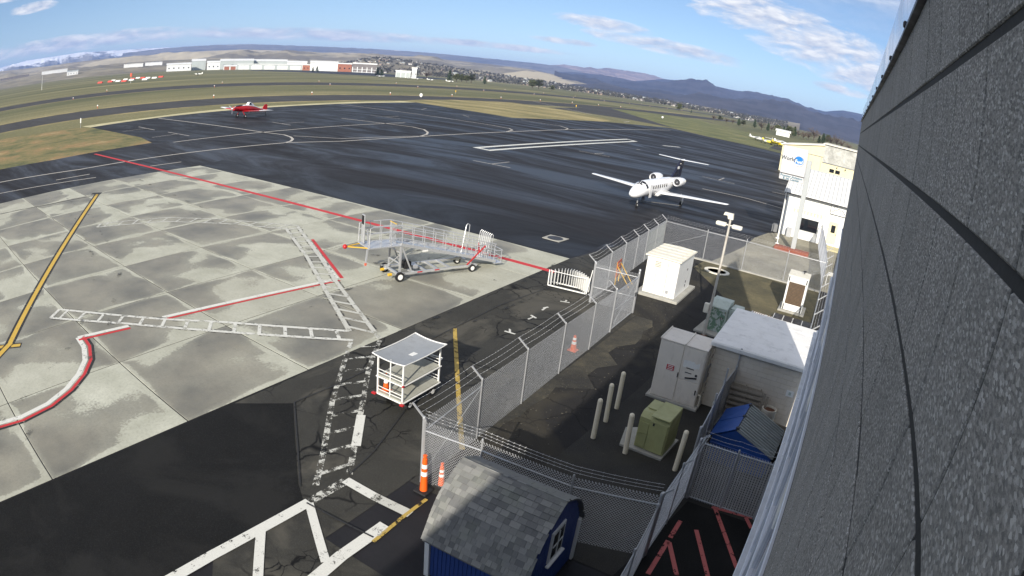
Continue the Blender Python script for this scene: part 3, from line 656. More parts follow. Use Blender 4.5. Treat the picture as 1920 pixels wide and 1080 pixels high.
PINK = [(-29.40, 1.524), (-27.37, 1.847), (-26.62, 1.983), (-25.41, 1.930), (-24.73, 1.899), (-24.32, 2.031), (-23.64, 1.979), (-22.89, 2.185), (-22.03, 2.213), (-20.77, 2.176), (-19.47, 2.187), (-18.60, 2.184), (-17.75, 1.998), (-14.94, 1.694)]
DARK = [(-27.44, 1.221), (-24.92, 1.454), (-21.55, 1.446), (-20.33, 1.337), (-19.24, 1.582), (-17.74, 1.950), (-16.88, 2.016), (-16.29, 1.998), (-15.59, 2.170), (-14.18, 2.223), (-12.70, 2.103), (-10.59, 2.066), (-7.80, 2.143), (-5.80, 2.079), (-4.47, 1.883), (-2.77, 1.929), (-1.16, 2.403), (0.71, 2.516), (4.99, 2.926)]
FOOT = [(-83.46, 1.498), (-79.78, 1.304), (-74.96, 1.089), (-72.19, 1.135), (-68.58, 1.159), (-64.26, 1.197), (-60.61, 1.298), (-55.65, 1.419), (-51.97, 1.340), (-48.33, 1.259), (-45.69, 1.341), (-42.85, 1.346), (-38.10, 1.291), (-34.31, 1.239), (-29.55, 1.161), (-25.27, 0.765), (-22.69, 0.537), (-20.11, 0.386), (-16.66, 0.360), (-13.79, 0.378)]
NEARH = [(-83.36, 0.648), (-79.69, 0.451), (-71.20, 0.540), (-65.39, 0.643), (-57.30, 0.615), (-50.43, 0.349), (-46.56, 0.375), (-44.21, 0.975), (-42.30, 1.135), (-39.39, 0.797), (-36.50, 0.641), (-32.63, 0.375), (-29.25, 0.211), (-24.42, 0.093), (-19.58, 0.075), (-14.73, 0.110), (-9.83, 0.111), (-4.89, 0.326)]
ridge('snow mountains', SNOW, 15000, 9500, 21000, hillmat('snowy mountain', (.10, .10, .10), (.20, .19, .17), (.50, 700), .0009), .45, .75, jag=.035, a0=-92)
ridge('plateau hill', PLAT, 12000, 8000, 19000, hillmat('far plateau', (.07, .07, .07), (.17, .155, .13), (.66, 560), .0006, .25), .12, .5)
ridge('pink mountains', PINK, 13500, 9500, 18000, hillmat('brown mountain', (.17, .125, .10), (.30, .23, .19)), .38, .9, jag=.05)
ridge('dark mountains', DARK, 9000, 2600, 15000, hillmat('dark forested ridge', (.022, .025, .036), (.050, .050, .062)), .42, .9, a1=14, jag=.018)
ridge('foot hill', FOOT, 6000, 3000, 9000, hillmat('bare rolling foothill', (.17, .145, .10), (.34, .30, .21), None, .0011, .55), .42, 1.1, a0=-92, jag=.02)
ridge('near hill', NEARH, 3300, 1750, 5200, hillmat('low grassy hill', (.14, .12, .08), (.27, .235, .16), None, .002, .35, .35), .26, 1.8, a0=-92, zb=-2.0, jag=.02)

# repair seams in the old asphalt and stray stones in the yard
seam = M['pblack']
for P in ([(-14.51, 11.96), (-14.41, 13.67), (-14.42, 15.96), (-14.50, 20.87), (-14.61, 25.49), (-14.16, 29.80)], [(-14.49, 11.99), (-12.41, 10.29), (-10.88, 9.00)], [(-10.24, 8.64), (-8.87, 8.78), (-8.02, 8.87)], [(-11.51, 14.39), (-10.59, 11.75), (-10.32, 10.42)]):
    line(P, .05, seam, olda)
random.seed(31)
st_ = MB()
for k in range(520):
    y = random.uniform(13.5, 43); x = random.choice((random.uniform(-8.7, -7.2), random.uniform(-8.6, -3.2), random.uniform(-8.8, -6.5)))
    if y > 29: x -= 1.6 * (y - 29) / 14
    r = random.uniform(.012, .035); a = random.uniform(0, 6.28)
    n0 = len(st_.v)
    for q in range(5):
        t = a + q * 1.2566; rr = r * random.uniform(.7, 1.2); st_.v.append((x + rr * cos(t), y + rr * sin(t), .03))
    st_.v.append((x + r * .2, y, .03 + r * random.uniform(.5, .9)))
    for q in range(5): st_.f.append([n0 + q, n0 + (q + 1) % 5, n0 + 5])
tag(st_.build('loose_stones', paintmat('yard stones', (.075, .070, .055), .9, 0, .4, 9, .3)), 'loose stones and grit scattered over the utility yard', 'stones', None, 'stuff')

# old tyre tracks across the stand and the worn asphalt
M['tyre'] = linepaint('rubber tyre track', (.10, .098, .085), .56, 1.1)
M['tyre2'] = linepaint('rubber tyre track on asphalt', (.010, .010, .010), .54, 1.1)
for P in ([(-18, 2), (-24, 9), (-33, 14), (-46, 17), (-59, 18)], [(-17, 30), (-26, 26), (-38, 25), (-58, 27)], [(-19, 12), (-21, 20), (-22, 28), (-21, 35.5)]):
    for d in (0, 1.5): line(offs(P, d), .24, M['tyre'], stand, 'tyre_track')
for P in ([(-14.4, 19), (-14.2, 24), (-14.0, 28), (-14.6, 35)],):
    for d in (0, 1.5): line(offs(P, d), .22, M['tyre2'], olda, 'tyre_track')

# ================================================================ THE TERMINAL BUILDING THE CAMERA IS MOUNTED ON
WX, WYE, WZB, WZT = .28, 21.4, 8.086, 11.686
term = thing('terminal_building', 'large building with dark split face block wall filling the right side', 'building', (0, 0, 0))
MB().prism([(.34, -42), (12, -42), (12, -28), (4.2, 8.0), (.42, 21.3), (.34, 21.3)], .05, 12.0).build('core', M['greywall'], term)
PITCH = .412; COURSE = .400
blk = MB().box((0, 0, 0), (.04, PITCH - .011, COURSE - .026), bev=.004).mesh('block', M['block'])
rest = MB()
for c in range(9):
    z = WZB + COURSE * (c + .5)
    for k in range(-4, 50):
        y = .84 + PITCH * (k + .5)
        if y > WYE: continue
        if y < 10.6 and y > .2: inst('block', blk, term, (WX + .02 + random.uniform(-.0015, .0015), y, z))
        else: rest.box((WX + .02, y, z), (.04, PITCH - .013, COURSE - .026), bev=.004)
tag(rest.build('far_blocks', M['block'], term), kind='stuff')
MB().box((WX + .031, 10.1, (WZB + WZT) / 2 - .02), (.05, 22.6, WZT - WZB + .1)).build('mortar_bed', M['mortar'], term)
# polished metal fascia above, in sheets with clips
for i in range(14):
    y0 = -1.0 + i * 1.5
    MB().box((WX - .01, y0 + .75, WZT + .175), (.03, 1.494, .33), bev=.006).build('fascia_panel', M['fascia'], term)
    MB().box((WX - .035, y0 + 1.49, WZT + .03), (.025, .05, .04), bev=.008).build('clip', M['dark'], term)
MB().box((WX - .012, 10.1, WZT + .003), (.05, 22.6, .022)).build('drip_edge', M['dark'], term)
# glazed storey below the block
MB().box((WX + .03, 10.1, WZB - .05), (.06, 22.6, .09)).build('lintel', M['dark'], term)
random.seed(21)
for i in range(15):
    y0 = -1.2 + i * 1.4
    for z0, z1 in ((6.35, 8.03), (4.4, 6.30)):
        MB().box((WX + .035, y0 + .7, (z0 + z1) / 2), (.02, 1.33, z1 - z0 - .03)).build('window_pane', M['cglass'], term)
    MB().box((WX + .02, y0, 6.2), (.07, .07, 3.68), bev=.008).build('mullion', M['winframe'], term)
    if i % 2 == 0: MB().box((WX + .0, y0 + .9, 7.7), (.03, .5, .5), bev=.01).build('opening_light', M['white'], term)
for z in (8.02, 6.325, 4.38): MB().box((WX + .012, 10.1, z), (.085, 22.6, .06), bev=.008).build('transom', M['winframe'], term)
MB().box((WX - .03, 10.1, 4.28), (.2, 22.6, .10), bev=.015).build('sill', M['alu'], term)
MB().box((WX + .06, 10.1, 2.12), (.12, 22.6, 4.22)).build('base_wall', M['greywall'], term)

# ================================================================ CHAIN LINK FENCES
def chain(mb, a, b, h, z0=.04, sp=.085, r=.0036):
    a = Vector((a[0], a[1], 0)); b = Vector((b[0], b[1], 0)); L = (b - a).length; d = (b - a) / L; H = h - z0; nrm = Vector((-d.y, d.x, 0)) * .003
    for sgn in (1, -1):
        n = int((L + H) / sp)
        for i in range(n + 1):
            s0 = i * sp - (H if sgn > 0 else 0)
            p0, q0 = (s0, 0.0), (s0 + sgn * H, H)
            # clip to 0..L
            def clip(p, q):
                (x0, y0), (x1, y1) = p, q
                if x1 == x0: return None
                t0, t1 = sorted(((0 - x0) / (x1 - x0), (L - x0) / (x1 - x0))); t0 = max(0, t0); t1 = min(1, t1)
                if t1 - t0 < .01: return None
                return (x0 + (x1 - x0) * t0, y0 + (y1 - y0) * t0), (x0 + (x1 - x0) * t1, y0 + (y1 - y0) * t1)
            c = clip(p0, q0)
            if not c: continue
            P = [a + d * x + Vector((0, 0, z0 + y)) + nrm * sgn for x, y in c]; mb.tube(P[0], P[1], r, n=3, cap=False)
    # twisted top selvage
    n = int(L / sp)
    for i in range(n):
        x = (i + .5) * sp; p = a + d * x + Vector((0, 0, h - .01)); mb.tube(p - d * .015, p + Vector((0, 0, .035)) + d * .01, r, n=3, cap=False); mb.tube(p + d * .015, p + Vector((0, 0, .035)) - d * .01, r, n=3, cap=False)
def fence(label, pts, h=2.1, arm=None, rails=(1.95,), bottom=True, thick=None, wires=3, mesh=True, sag=.03, slats=None, group=None, name='chain_link_fence', armlen=.42, braces=()):
    o = Vector((pts[0][0], pts[0][1], 0)); t = thing(name, label, 'fence', (o.x, o.y, 0), 0, group); P = [(p[0] - o.x, p[1] - o.y) for p in pts]; ends = (0, len(P) - 1)
    tips = []
    for i, p in enumerate(P):
        r = .045 if (i in ends or (thick and i in thick)) else .03
        mb = MB().tube((*p, -.1), (*p, h + .06), r, n=10)
        mb.lathe([(.001, h + .115), (r * .8, h + .10), (r * 1.15, h + .06), (r * 1.15, h + .03)], 10, (p[0], p[1], 0))
        post = mb.build('post', M['galv'], t, True)
        if arm:
            tip = (p[0] + arm[0] * armlen, p[1] + arm[1] * armlen, h + .06 + armlen * .72); tips.append(tip); MB().beam((*p, h + .05), tip, .035, .05).build('barb_arm', M['galv'], t)
        else: tips.append((p[0], p[1], h + .36))
    for a, b in zip(P, P[1:]):
        for z in rails: MB().tube((*a, z), (*b, z), .021, n=8).build('rail', M['galv'], t, True)
    for i, j in braces: MB().tube((*P[i], .25), (*P[j], 1.9), .012, n=6).build('brace', M['galv'], t)
    if mesh:
        mb = MB()
        for a, b in zip(P, P[1:]): chain(mb, a, b, h)
        mb.build('wire_mesh', M['wire'], t)
    for w in range(wires):
        k = (w + 1) / wires; mb = MB()
        pts3 = []
        for i in range(len(P) - 1):
            A = Vector((*P[i], h + .06)).lerp(Vector(tips[i]), k); B = Vector((*P[i + 1], h + .06)).lerp(Vector(tips[i + 1]), k); n = 8
            for q in range(n if i < len(P) - 2 else n + 1):
                u = q / n; c = A.lerp(B, u); c.z -= sag * 4 * u * (1 - u); pts3.append(c)
        mb.path(pts3, .0035, 3)
        for c0, c1 in zip(pts3, pts3[1:]):
            L = (c1 - c0).length; nb = max(1, int(L / .14))
            for q in range(nb):
                c = c0.lerp(c1, (q + .5) / nb); mb.tube(c + Vector((.012, .012, .018)), c - Vector((.012, .012, .018)), .0025, n=3, cap=False)
        mb.build('barbed_wire', M['wire'], t)
    if slats:
        for a, b in zip(P, P[1:]):
            A = Vector((*a, 0)); B = Vector((*b, 0)); L = (B - A).length; n = int(L / .085); d = (B - A) / L
            sm = MB().box((0, 0, 1.03), (.06, .004, 1.98), math.atan2(d.y, d.x)).mesh('slat', slats)
            for i in range(n):
                c = A + d * ((i + .5) * L / n); inst('slat', sm, t, tuple(c))
    return t
LEFT = (-1, 0)
fA = fence('long chain link fence with barbed wire between cracked asphalt and utility yard', [(-8.62, 11.6), (-8.72, 14.57), (-8.80, 17.53), (-8.90, 20.65), (-8.97, 23.7), (-9.05, 26.3)], 2.13, LEFT, (), thick=(0,), sag=.04, braces=((0, 1),))
MB().tube((0, 0, 1.75), (-.1, 2.97, 1.95), .021).build('rail', M['galv'], fA, True)
fN = fence('shaded chain link fence running behind the blue shed', [(-8.60, 11.62), (-6.90, 11.85), (-4.30, 11.95), (-2.18, 12.55)], 2.05, None, (1.78,), sag=.02)
fR = fence('chain link fence seen nearly edge on beside the red parking bars', [(-2.16, 12.6), (-2.12, 14.2), (-2.06, 15.75)], 2.05, (.7, 0), (1.95, .25), wires=2, armlen=.3)
fence('low end of chain link fence at the bottom beside red bars', [(-2.18, 12.5), (-2.05, 10.6), (-1.95, 8.6)], 1.75, None, (1.7, .1), wires=0)
fS = fence('chain link panel with grey privacy slats in front of blue dumpster', [(-1.98, 15.78), (-.9, 15.80), (.22, 15.84)], 2.05, None, (2.0, .1), wires=2, slats=None)
slm = paintmat('grey privacy slats', (.34, .33, .31), .6, 0, .15, 3, .25)
for i in range(26):
    o = inst('slat', bpy.data.meshes.get('privacy_slat') or MB().box((0, .012, 1.03), (.058, .004, 1.92)).mesh('privacy_slat', slm), fS, (.05 + i * .0838, .02, 0))
fP = fence('tall slatted privacy fence with pipe posts left of the dumpster', [(-2.28, 16.6), (-2.34, 18.5), (-2.42, 20.4), (-2.30, 22.0)], 1.95, None, (1.9, .15), wires=0, thick=(1, 2))
slm2 = paintmat('weathered beige slats', (.30, .28, .24), .7, 0, .2, 3, .3)
pv = MB().box((0, 0, 1.0), (.004, .082, 1.8)).mesh('slat_panel', slm2)
for i in range(60):
    y = 16.65 + i * .0885; u = (y - 16.6) / 1.9
    if 18.35 < y < 18.6 or 20.3 < y < 20.5: continue
    inst('slat', pv, fP, (-.012 - (min(y, 20.4) - 16.6) * .037 + max(0, y - 20.4) * .075, y - 16.6, 0))
for i, (x, y, hh) in enumerate(((-2.34, 18.5, 2.35), (-2.42, 20.4, 2.5), (-2.30, 22.0, 2.75))): MB().tube((x + 2.28, y - 16.6, 1.9), (x + 2.28, y - 16.6, hh), .035, n=8).build('post_extension', M['galv'], fP)
fG = fence('chain link fence with red sign running from gate jog to apron corner', [(-11.53, 29.4), (-11.72, 32.2), (-11.92, 35.0), (-12.06, 37.6), (-12.2, 40.0), (-12.35, 42.6), (-12.5, 45.1)], 2.2, LEFT, (), thick=(0,), sag=.1)
for z in (.12, 1.1, 2.05): MB().tube((-.67, 10.6, z), (-.97, 15.7, z), .02).build('rail', M['galv'], fG, True)
slm3 = paintmat('green grey slats', (.26, .29, .28), .6, 0, .15, 3, .2)
sg = MB().box((0, 0, 1.08), (.004, .06, 1.95)).mesh('slat_far', slm3)
for i in range(58): inst('slat', sg, fG, (-.67 - .0051 * i - .012, 10.7 + i * .086, 0))
fJ = fence('short chain link jog between the swing gate and the fence corner', [(-11.5, 29.42), (-9.15, 29.65)], 2.15, None, (1.98, .9), wires=0)
fB = fence('far chain link fence closing the yard in front of the apron', [(-12.5, 45.1), (-9.16, 44.9), (-6.15, 45.0), (-2.91, 44.8), (.0, 44.9)], 2.2, None, (2.12,), wires=3, thick=(0,), braces=((0, 1),))
fC = fence('chain link fence with angled arms alongside the terminal wall', [(.02, 28.2), (.02, 31), (.02, 34), (.0, 37), (-.02, 40), (-.02, 43), (-.05, 46), (-.2, 49), (-.4, 52), (-.7, 55.5), (-1.0, 59), (-1.3, 62.6)], 2.15, (.8, 0), (2.08,), wires=3, armlen=.5)
# swing gate
gt = thing('swing_gate', 'chain link swing gate with tubular frame beside the broken ground', 'gate', (-9.06, 26.35, 0), radians(1.4))
fr = MB().path([(0, .05, .12), (0, 3.2, .12), (0, 3.2, 2.02), (0, .05, 2.02)], .024, 8, True); fr.tube((0, .05, 1.07), (0, 3.2, 1.07), .02); fr.build('frame', M['galv'], gt, True)
MB().tube((0, .1, .2), (0, 3.1, 1.95), .01).build('brace', M['galv'], gt)
mb = MB(); chain(mb, (0.0, .05), (0.0, 3.2), 2.0, .12); mb.build('wire_mesh', M['wire'], gt)
for z in (.4, 1.7): MB().box((.02, .02, z), (.06, .09, .07)).build('hinge', M['dark'], gt)
MB().box((.03, 3.2, 1.1), (.05, .12, .2)).build('latch', M['dark'], gt)
gp = thing('gate_post', 'steel pipe gate post at far end of swing gate', 'post', (-9.16, 29.72, 0)); MB().tube((0, 0, -.1), (0, 0, 2.35), .055, n=12).build('pipe', M['galv'], gp, True); MB().lathe([(.001, 2.42), (.05, 2.40), (.065, 2.35)], 12).build('cap', M['galv'], gp, True)
# red sign leaning on fence on a wooden A-frame
rs = thing('red_sign', 'faded red warning board on yellow stand against the chain link fence', 'sign', (-11.75, 33.8, 0), radians(8))
MB().box((0, 0, .95), (.03, 1.0, 1.0), bev=.01).build('board', M['signred'], rs)
for z, w in ((1.25, .7), (1.05, .55), (.85, .65), (.65, .45)): MB().box((.017, 0, z), (.003, w, .07)).build('lettering', M['offwhite'], rs)
for y in (-.45, .45):
    MB().beam((.02, y, .0), (-.02, y, 1.4), .04, .04).build('leg', M['yellow'], rs); MB().beam((.9, y, .02), (-.02, y, 1.2), .035, .035).build('strut', M['yellow'], rs)
MB().beam((.45, -.45, .6), (.45, .45, .6), .035, .035).build('cross_bar', M['yellow'], rs)

# ================================================================ YARD OBJECTS
# white metal enclosure on a pad
en = thing('metal_enclosure', 'tall white metal equipment enclosure with ribbed roof on concrete pad', 'enclosure', (-8.97, 34.95, .03))
MB().box((0, 0, .06), (2.6, 4.1, .16), bev=.02).build('pad', M['concpad'], en)
MB().box((0, -.02, 1.2), (1.94, 3.3, 2.15), bev=.012).build('body', M['white'], en)
for i in range(3): MB().box((-.64 + .64 * i, -1.682, 1.18), (.62, .022, 2.05), bev=.006).build('door_panel', M['white'], en)
for x in (-.33, .32): MB().box((x, -1.69, 1.18), (.012, .012, 2.05)).build('seam', M['dark'], en)
rp = MB(); rp.prof([(-1.08, 2.30), (0, 2.33), (1.08, 2.30), (1.08, 2.37), (0, 2.42), (-1.08, 2.37)], 'y', -1.8, 1.78); rp.build('roof', M['offwhite'], en)
for i in range(5): MB().box((0, -1.45 + i * .72, 2.415), (2.1, .05, .03), bev=.01).build('roof_rib', M['offwhite'], en)
nt_ = MB().box((-.28, -1.70, 1.92), (.42, .012, .44)).build('notice', M['offwhite'], en)
for i in range(4): MB().box((-.28, -1.71, 2.05 - i * .09), (.34, .006, .025)).build('text_line', M['dark'], nt_)
for z in (.5, .75, 1.5): MB().box((.99, .4, z), (.03, .05, .12)).build('latch', M['dark'], en)
MB().box((.5, -1.70, .45), (.18, .012, .2)).build('vent', M['alu'], en)
# tall light grey cabinet
cb = thing('electrical_cabinet', 'tall light grey electrical cabinet with two doors and warning label', 'cabinet', (-4.35, 22.05, .03))
MB().box((0, 0, .05), (2.1, 1.6, .12), bev=.02).build('plinth', M['concpad'], cb)
MB().box((0, 0, 1.27), (1.84, 1.34, 2.34), bev=.01).build('body', M['tan'], cb)
MB().box((-.44, -.685, 1.27), (.93, .03, 2.26), bev=.01).build('door', M['tan'], cb)
d2 = MB().box((.47, -.685, 1.75), (.84, .03, 1.30), bev=.01).build('door', M['tan'], cb); d3 = MB().box((.47, -.685, .62), (.84, .03, .92), bev=.01).build('door', M['tan'], cb)
for x0, x1 in ((-.94, .04), (.06, .94)):
    MB().box(((x0 + x1) / 2, .0, 2.455), (x1 - x0, 1.42, .05), bev=.015).build('roof_panel', M['tan'], cb)
MB().box((.05, 0, 2.49), (.05, 1.44, .06), bev=.01).build('roof_seam', M['tan'], cb); MB().box((-.92, 0, 2.48), (.05, 1.44, .07), bev=.01).build('roof_seam', M['tan'], cb)
lb = MB().box((-.34, -.705, 1.42), (.34, .012, .26), bev=.004).build('warning_label', M['white'], cb)
MB().box((-.34, -.712, 1.42), (.30, .006, .22)).build('red_field', M['red'], lb)
for i in range(3): MB().box((-.34, -.716, 1.49 - i * .07), (.22, .004, .03)).build('text_line', M['white'], lb)
random.seed(5)
tp = MB().poly([(.12 + .08 * i, -.703, 1.86 + random.uniform(-.03, .06)) for i in range(9)] + [(.76 - .08 * i, -.703, 1.66 + random.uniform(-.06, .04)) for i in range(9)]).build('torn_sticker', M['white'], cb)
for x, z, w in ((.42, 1.60, .3), (.38, 1.42, .26)): MB().box((x, -.708, z), (w, .012, .03)).build('slot', M['dark'], cb)
MB().tube((.7, -.70, 1.40), (.7, -.73, 1.40), .045, n=12).build('knob', M['dark'], cb); MB().beam((.30, -.73, 1.20), (.74, -.73, 1.30), .03, .05).build('handle', M['dark'], cb)
for x, z in ((.0, 1.22), (.82, .72)): MB().box((x, -.715, z), (.04, .04, .2), bev=.01).build('latch', M['dark'], cb)
MB().box((.955, .1, 1.3), (.06, .35, .7), bev=.01).build('side_box', M['alu'], cb)
MB().tube((1.02, -.45, -.03), (1.02, -.45, .55), .04).tube((1.02, -.45, .55), (.9, -.45, .55), .04).build('conduit', M['offwhite'], cb, True)
# olive transformer cabinet
gc = thing('transformer_cabinet', 'olive green pad transformer cabinet with open front panel beside bollards', 'cabinet', (-3.87, 17.95, .03), radians(-3))
MB().prism([(-.95, -.75), (.55, -.72), (.6, .85), (-.6, .9), (-1.25, .4)], 0, .07).build('pad', M['concpad'], gc)
b = MB(); b.prof([(-.55, .1), (-.55, 1.22), (-.35, 1.36), (.62, 1.36), (.62, .1)], 'x', -.52, .52); b.build('body', M['green'], gc)
MB().box((.17, -.575, .66), (.62, .035, 1.1), bev=.008).build('door', M['green'], gc)
for z in (.38, .86): MB().box((-.33, -.565, z), (.34, .02, .42), bev=.006).build('recess_panel', M['green'], gc)
MB().box((-.33, -.575, .62), (.36, .03, .04)).build('cross_bar', M['green'], gc)
MB().box((.19, .03, 1.385), (.66, 1.24, .05), bev=.015).build('lid', M['green'], gc); MB().box((-.28, .2, 1.385), (.36, .66, .05), bev=.015).build('lid', M['green'], gc)
MB().box((.0, -.60, 1.12), (.05, .03, .09)).build('latch', M['dark'], gc)
# bollards
bp = thing('bollard', 'cream pipe bollard nearest the camera in the row of three', 'bollard', (-5.77, 17.14, 0), 0, 'cream bollards in the yard')
MB().tube((0, 0, -.1), (0, 0, 1.45), .085, n=20, cap=False).build('pipe', M['bollard'], bp, True); MB().lathe([(.001, 1.53), (.04, 1.525), (.07, 1.50), (.085, 1.45)], 20).build('cap', M['bollard'], bp, True)
for x, y, a, l in ((-5.87, 18.43, .02, 'middle one of the three cream bollards standing in a row'), (-5.92, 19.57, .0, 'cream pipe bollard farthest from the camera in the row of three'), (-4.52, 16.95, .03, 'cream bollard touching the front of the olive green transformer cabinet'), (-2.78, 17.0, -.02, 'pale bollard between the green cabinet and the slatted fence')):
    q = clone(bp, (x, y, 0), a, l); q.rotation_euler = (a * .6, -a, a)
# block shed with white flat roof
cs = thing('block_shed', 'tan concrete block shed with white flat roof beside the terminal wall', 'shed', (-1.5, 24.4, 0))
MB().box((0, 0, 1.28), (3.56, 4.6, 2.5)).build('wall_core', M['tanmortar'], cs)
bk = MB().box((0, 0, 0), (.392, .03, .194), bev=.005).mesh('shed_block', M['tanblock']); hb = MB().box((0, 0, 0), (.19, .03, .194), bev=.005).mesh('shed_half_block', M['tanblock'])
for r in range(12):
    z = .14 + r * .2
    for k in range(9):
        x = -1.6 + .4 * k - (.2 if r % 2 else 0)
        if x < -1.75: inst('block', hb, cs, (-1.70, -2.305, z)); continue
        inst('block', bk, cs, (x, -2.305 + random.uniform(-.002, .002), z))
    if r % 2: inst('block', hb, cs, (1.70, -2.305, z))
sidem = MB()
for r in range(12):
    for k in range(12): sidem.box((-1.795, -2.1 + .4 * k - (.2 if r % 2 else 0), .14 + r * .2), (.03, .392, .194), bev=.005)
tag(sidem.build('side_blocks', M['tanblock'], cs), kind='stuff')
MB().box((0, 0, 2.62), (3.96, 4.95, .16), bev=.02).build('roof_edge', M['white'], cs); MB().box((0, 0, 2.705), (3.80, 4.80, .02)).build('roof_membrane', M['roofw'], cs)
for y in (-1.2, 0.2, 1.5): MB().box((0, y, 2.718), (3.78, .05, .006)).build('membrane_seam', M['roofw'], cs)
MB().box((-.6, 0.2, 2.722), (.05, 4.7, .006)).build('membrane_seam', M['roofw'], cs)
MB().tube((-1.9, -2.3, 2.6), (-1.9, -2.3, .1), .03).build('downpipe', M['offwhite'], cs, True)
ps = MB().box((1.45, -2.33, 1.55), (.3, .012, .25), bev=.004).build('notice', M['white'], cs); MB().box((1.45, -2.338, 1.55), (.1, .004, .12)).build('symbol', M['sage'], ps)
# leaning pallets, boards, bin
pl = thing('pallet', 'weathered wooden pallet leaning upright against the tan block shed', 'pallet', (-1.75, 21.72, .03)); pl.rotation_euler = (radians(-9), 0, 0)
for i in range(7): MB().box((0, 0, .12 + i * .2), (1.3, .02, .11), bev=.004).build('board', M['plank'], pl)
for x in (-.6, 0, .6): MB().box((x, .07, .7), (.05, .1, 1.4), bev=.004).build('stringer', M['plank'], pl)
pl2 = clone(pl, (-1.65, 21.42, .03), radians(4), 'second pallet leaning in front of the other at the tan shed'); pl2.rotation_euler = (radians(-14), 0, radians(4))
bd = thing('board_stack', 'two weathered boards propped upright beside the leaning pallets', 'boards', (-.95, 21.5, .03)); bd.rotation_euler = (radians(-8), 0, 0)
MB().box((0, 0, .7), (.10, .03, 1.4)).build('board', M['plank'], bd); MB().box((.14, .02, .66), (.09, .03, 1.32)).build('board', M['plank'], bd)
br = thing('burn_barrel', 'white barrel with rusty brown open top against the tan shed', 'barrel', (-.62, 21.55, .03))
MB().lathe([(.27, 0), (.28, .05), (.285, .3), (.275, .32), (.285, .34), (.285, .6), (.275, .62), (.285, .64), (.285, .95), (.25, .95), (.25, .86)], 24).build('drum', M['offwhite'], br, True); MB().lathe([(.001, .88), (.26, .87)], 24).build('rusty_contents', M['rust'], br)
tr = thing('wooden_trough', 'long weathered wooden box with dark hollow behind the dumpster', 'trough', (-.15, 21.1, .03), radians(-12))
for y in (-.26, .26): MB().box((0, y, .3), (1.4, .05, .5), bev=.006).build('side_board', M['plank'], tr)
for x in (-.7, .7): MB().box((x, 0, .3), (.05, .47, .5), bev=.006).build('end_board', M['plank'], tr)
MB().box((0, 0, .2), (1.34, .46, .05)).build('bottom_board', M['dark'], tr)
# dumpster
dp = thing('dumpster', 'blue steel dumpster with sloping blue and grey ribbed lids', 'dumpster', (-1.0, 19.1, .03), radians(-2))
pr = [(-.98, .12), (-1.02, 1.02), (-.30, 1.48), (1.08, .92), (1.02, .12)]
b = MB(); b.prof(pr, 'y', -1.05, 1.05); b.build('body', M['dblue'], dp)
for z in (.35, .8): MB().box((.02, 0, z), (2.14, 2.16, .07), bev=.01).build('rib', M['dblue'], dp)
for y0, y1 in ((-1.08, -.02), (.02, 1.08)):
    b = MB(); b.prof([(-1.10, 1.02), (-.32, 1.52), (-.30, 1.56), (-1.12, 1.05)], 'y', y0, y1); b.build('lid', M['dblue'], dp)
    l2 = MB().prof([(-.30, 1.49), (1.14, .90), (1.16, .93), (-.28, 1.53)], 'y', y0, y1).build('lid', M['lidgrey'], dp)
    n = 6
    for i in range(n):
        y = y0 + (i + .5) * (y1 - y0) / n; MB().beam((-.26, y, 1.545), (1.14, y, .965), .07, .05).build('lid_rib', M['lidgrey'], l2)
MB().tube((-.30, -1.1, 1.53), (-.30, 1.1, 1.53), .025).build('hinge_rod', M['dark'], dp)
for y in (-1.0, -.05, .9): MB().box((-.28, y, 1.56), (.12, .1, .05)).build('hinge', M['dark'], dp)
for x in (-.8, .8):
    for y in (-.85, .85): MB().lathe([(.06, 0), (.09, .02), (.09, .1), (.06, .12)], 12, (x, y, 0)).build('caster', M['black'], dp)
# pad transformers by the light pole
ut = thing('pad_transformer', 'pale sage transformer box with peeling green front beside light pole', 'transformer', (-4.75, 30.75, .03), radians(-4))
MB().box((-.1, 0, .05), (1.7, 2.3, .12), bev=.02).build('pad', M['concpad'], ut)
b = MB(); b.prof([(-.62, .1), (-.62, 1.38), (-.1, 1.62), (.62, 1.62), (.62, .1)], 'x', -.55, .45); b.build('body', M['sage'], ut)
MB().box((-.05, -.635, .75), (.92, .03, 1.2), bev=.008).build('front_panel', M['peel'], ut)
MB().poly([(-.57, -.66, 1.40), (.47, -.66, 1.40), (.47, -.08, 1.655), (-.57, -.08, 1.655)]).build('sloped_lid', M['sage'], ut)
MB().box((.78, .15, .72), (.62, 1.0, 1.3), bev=.02).build('side_cabinet', M['sage'], ut); MB().box((.80, .15, 1.41), (.56, .9, .08), bev=.02).build('side_lid', M['sage'], ut)
MB().box((1.3, .3, .55), (.4, .8, 1.0), bev=.02).build('small_cabinet', M['sage'], ut)
for x in (.3, .2): MB().box((x, -.66, .9), (.03, .03, .12)).build('latch', M['rust'], ut)
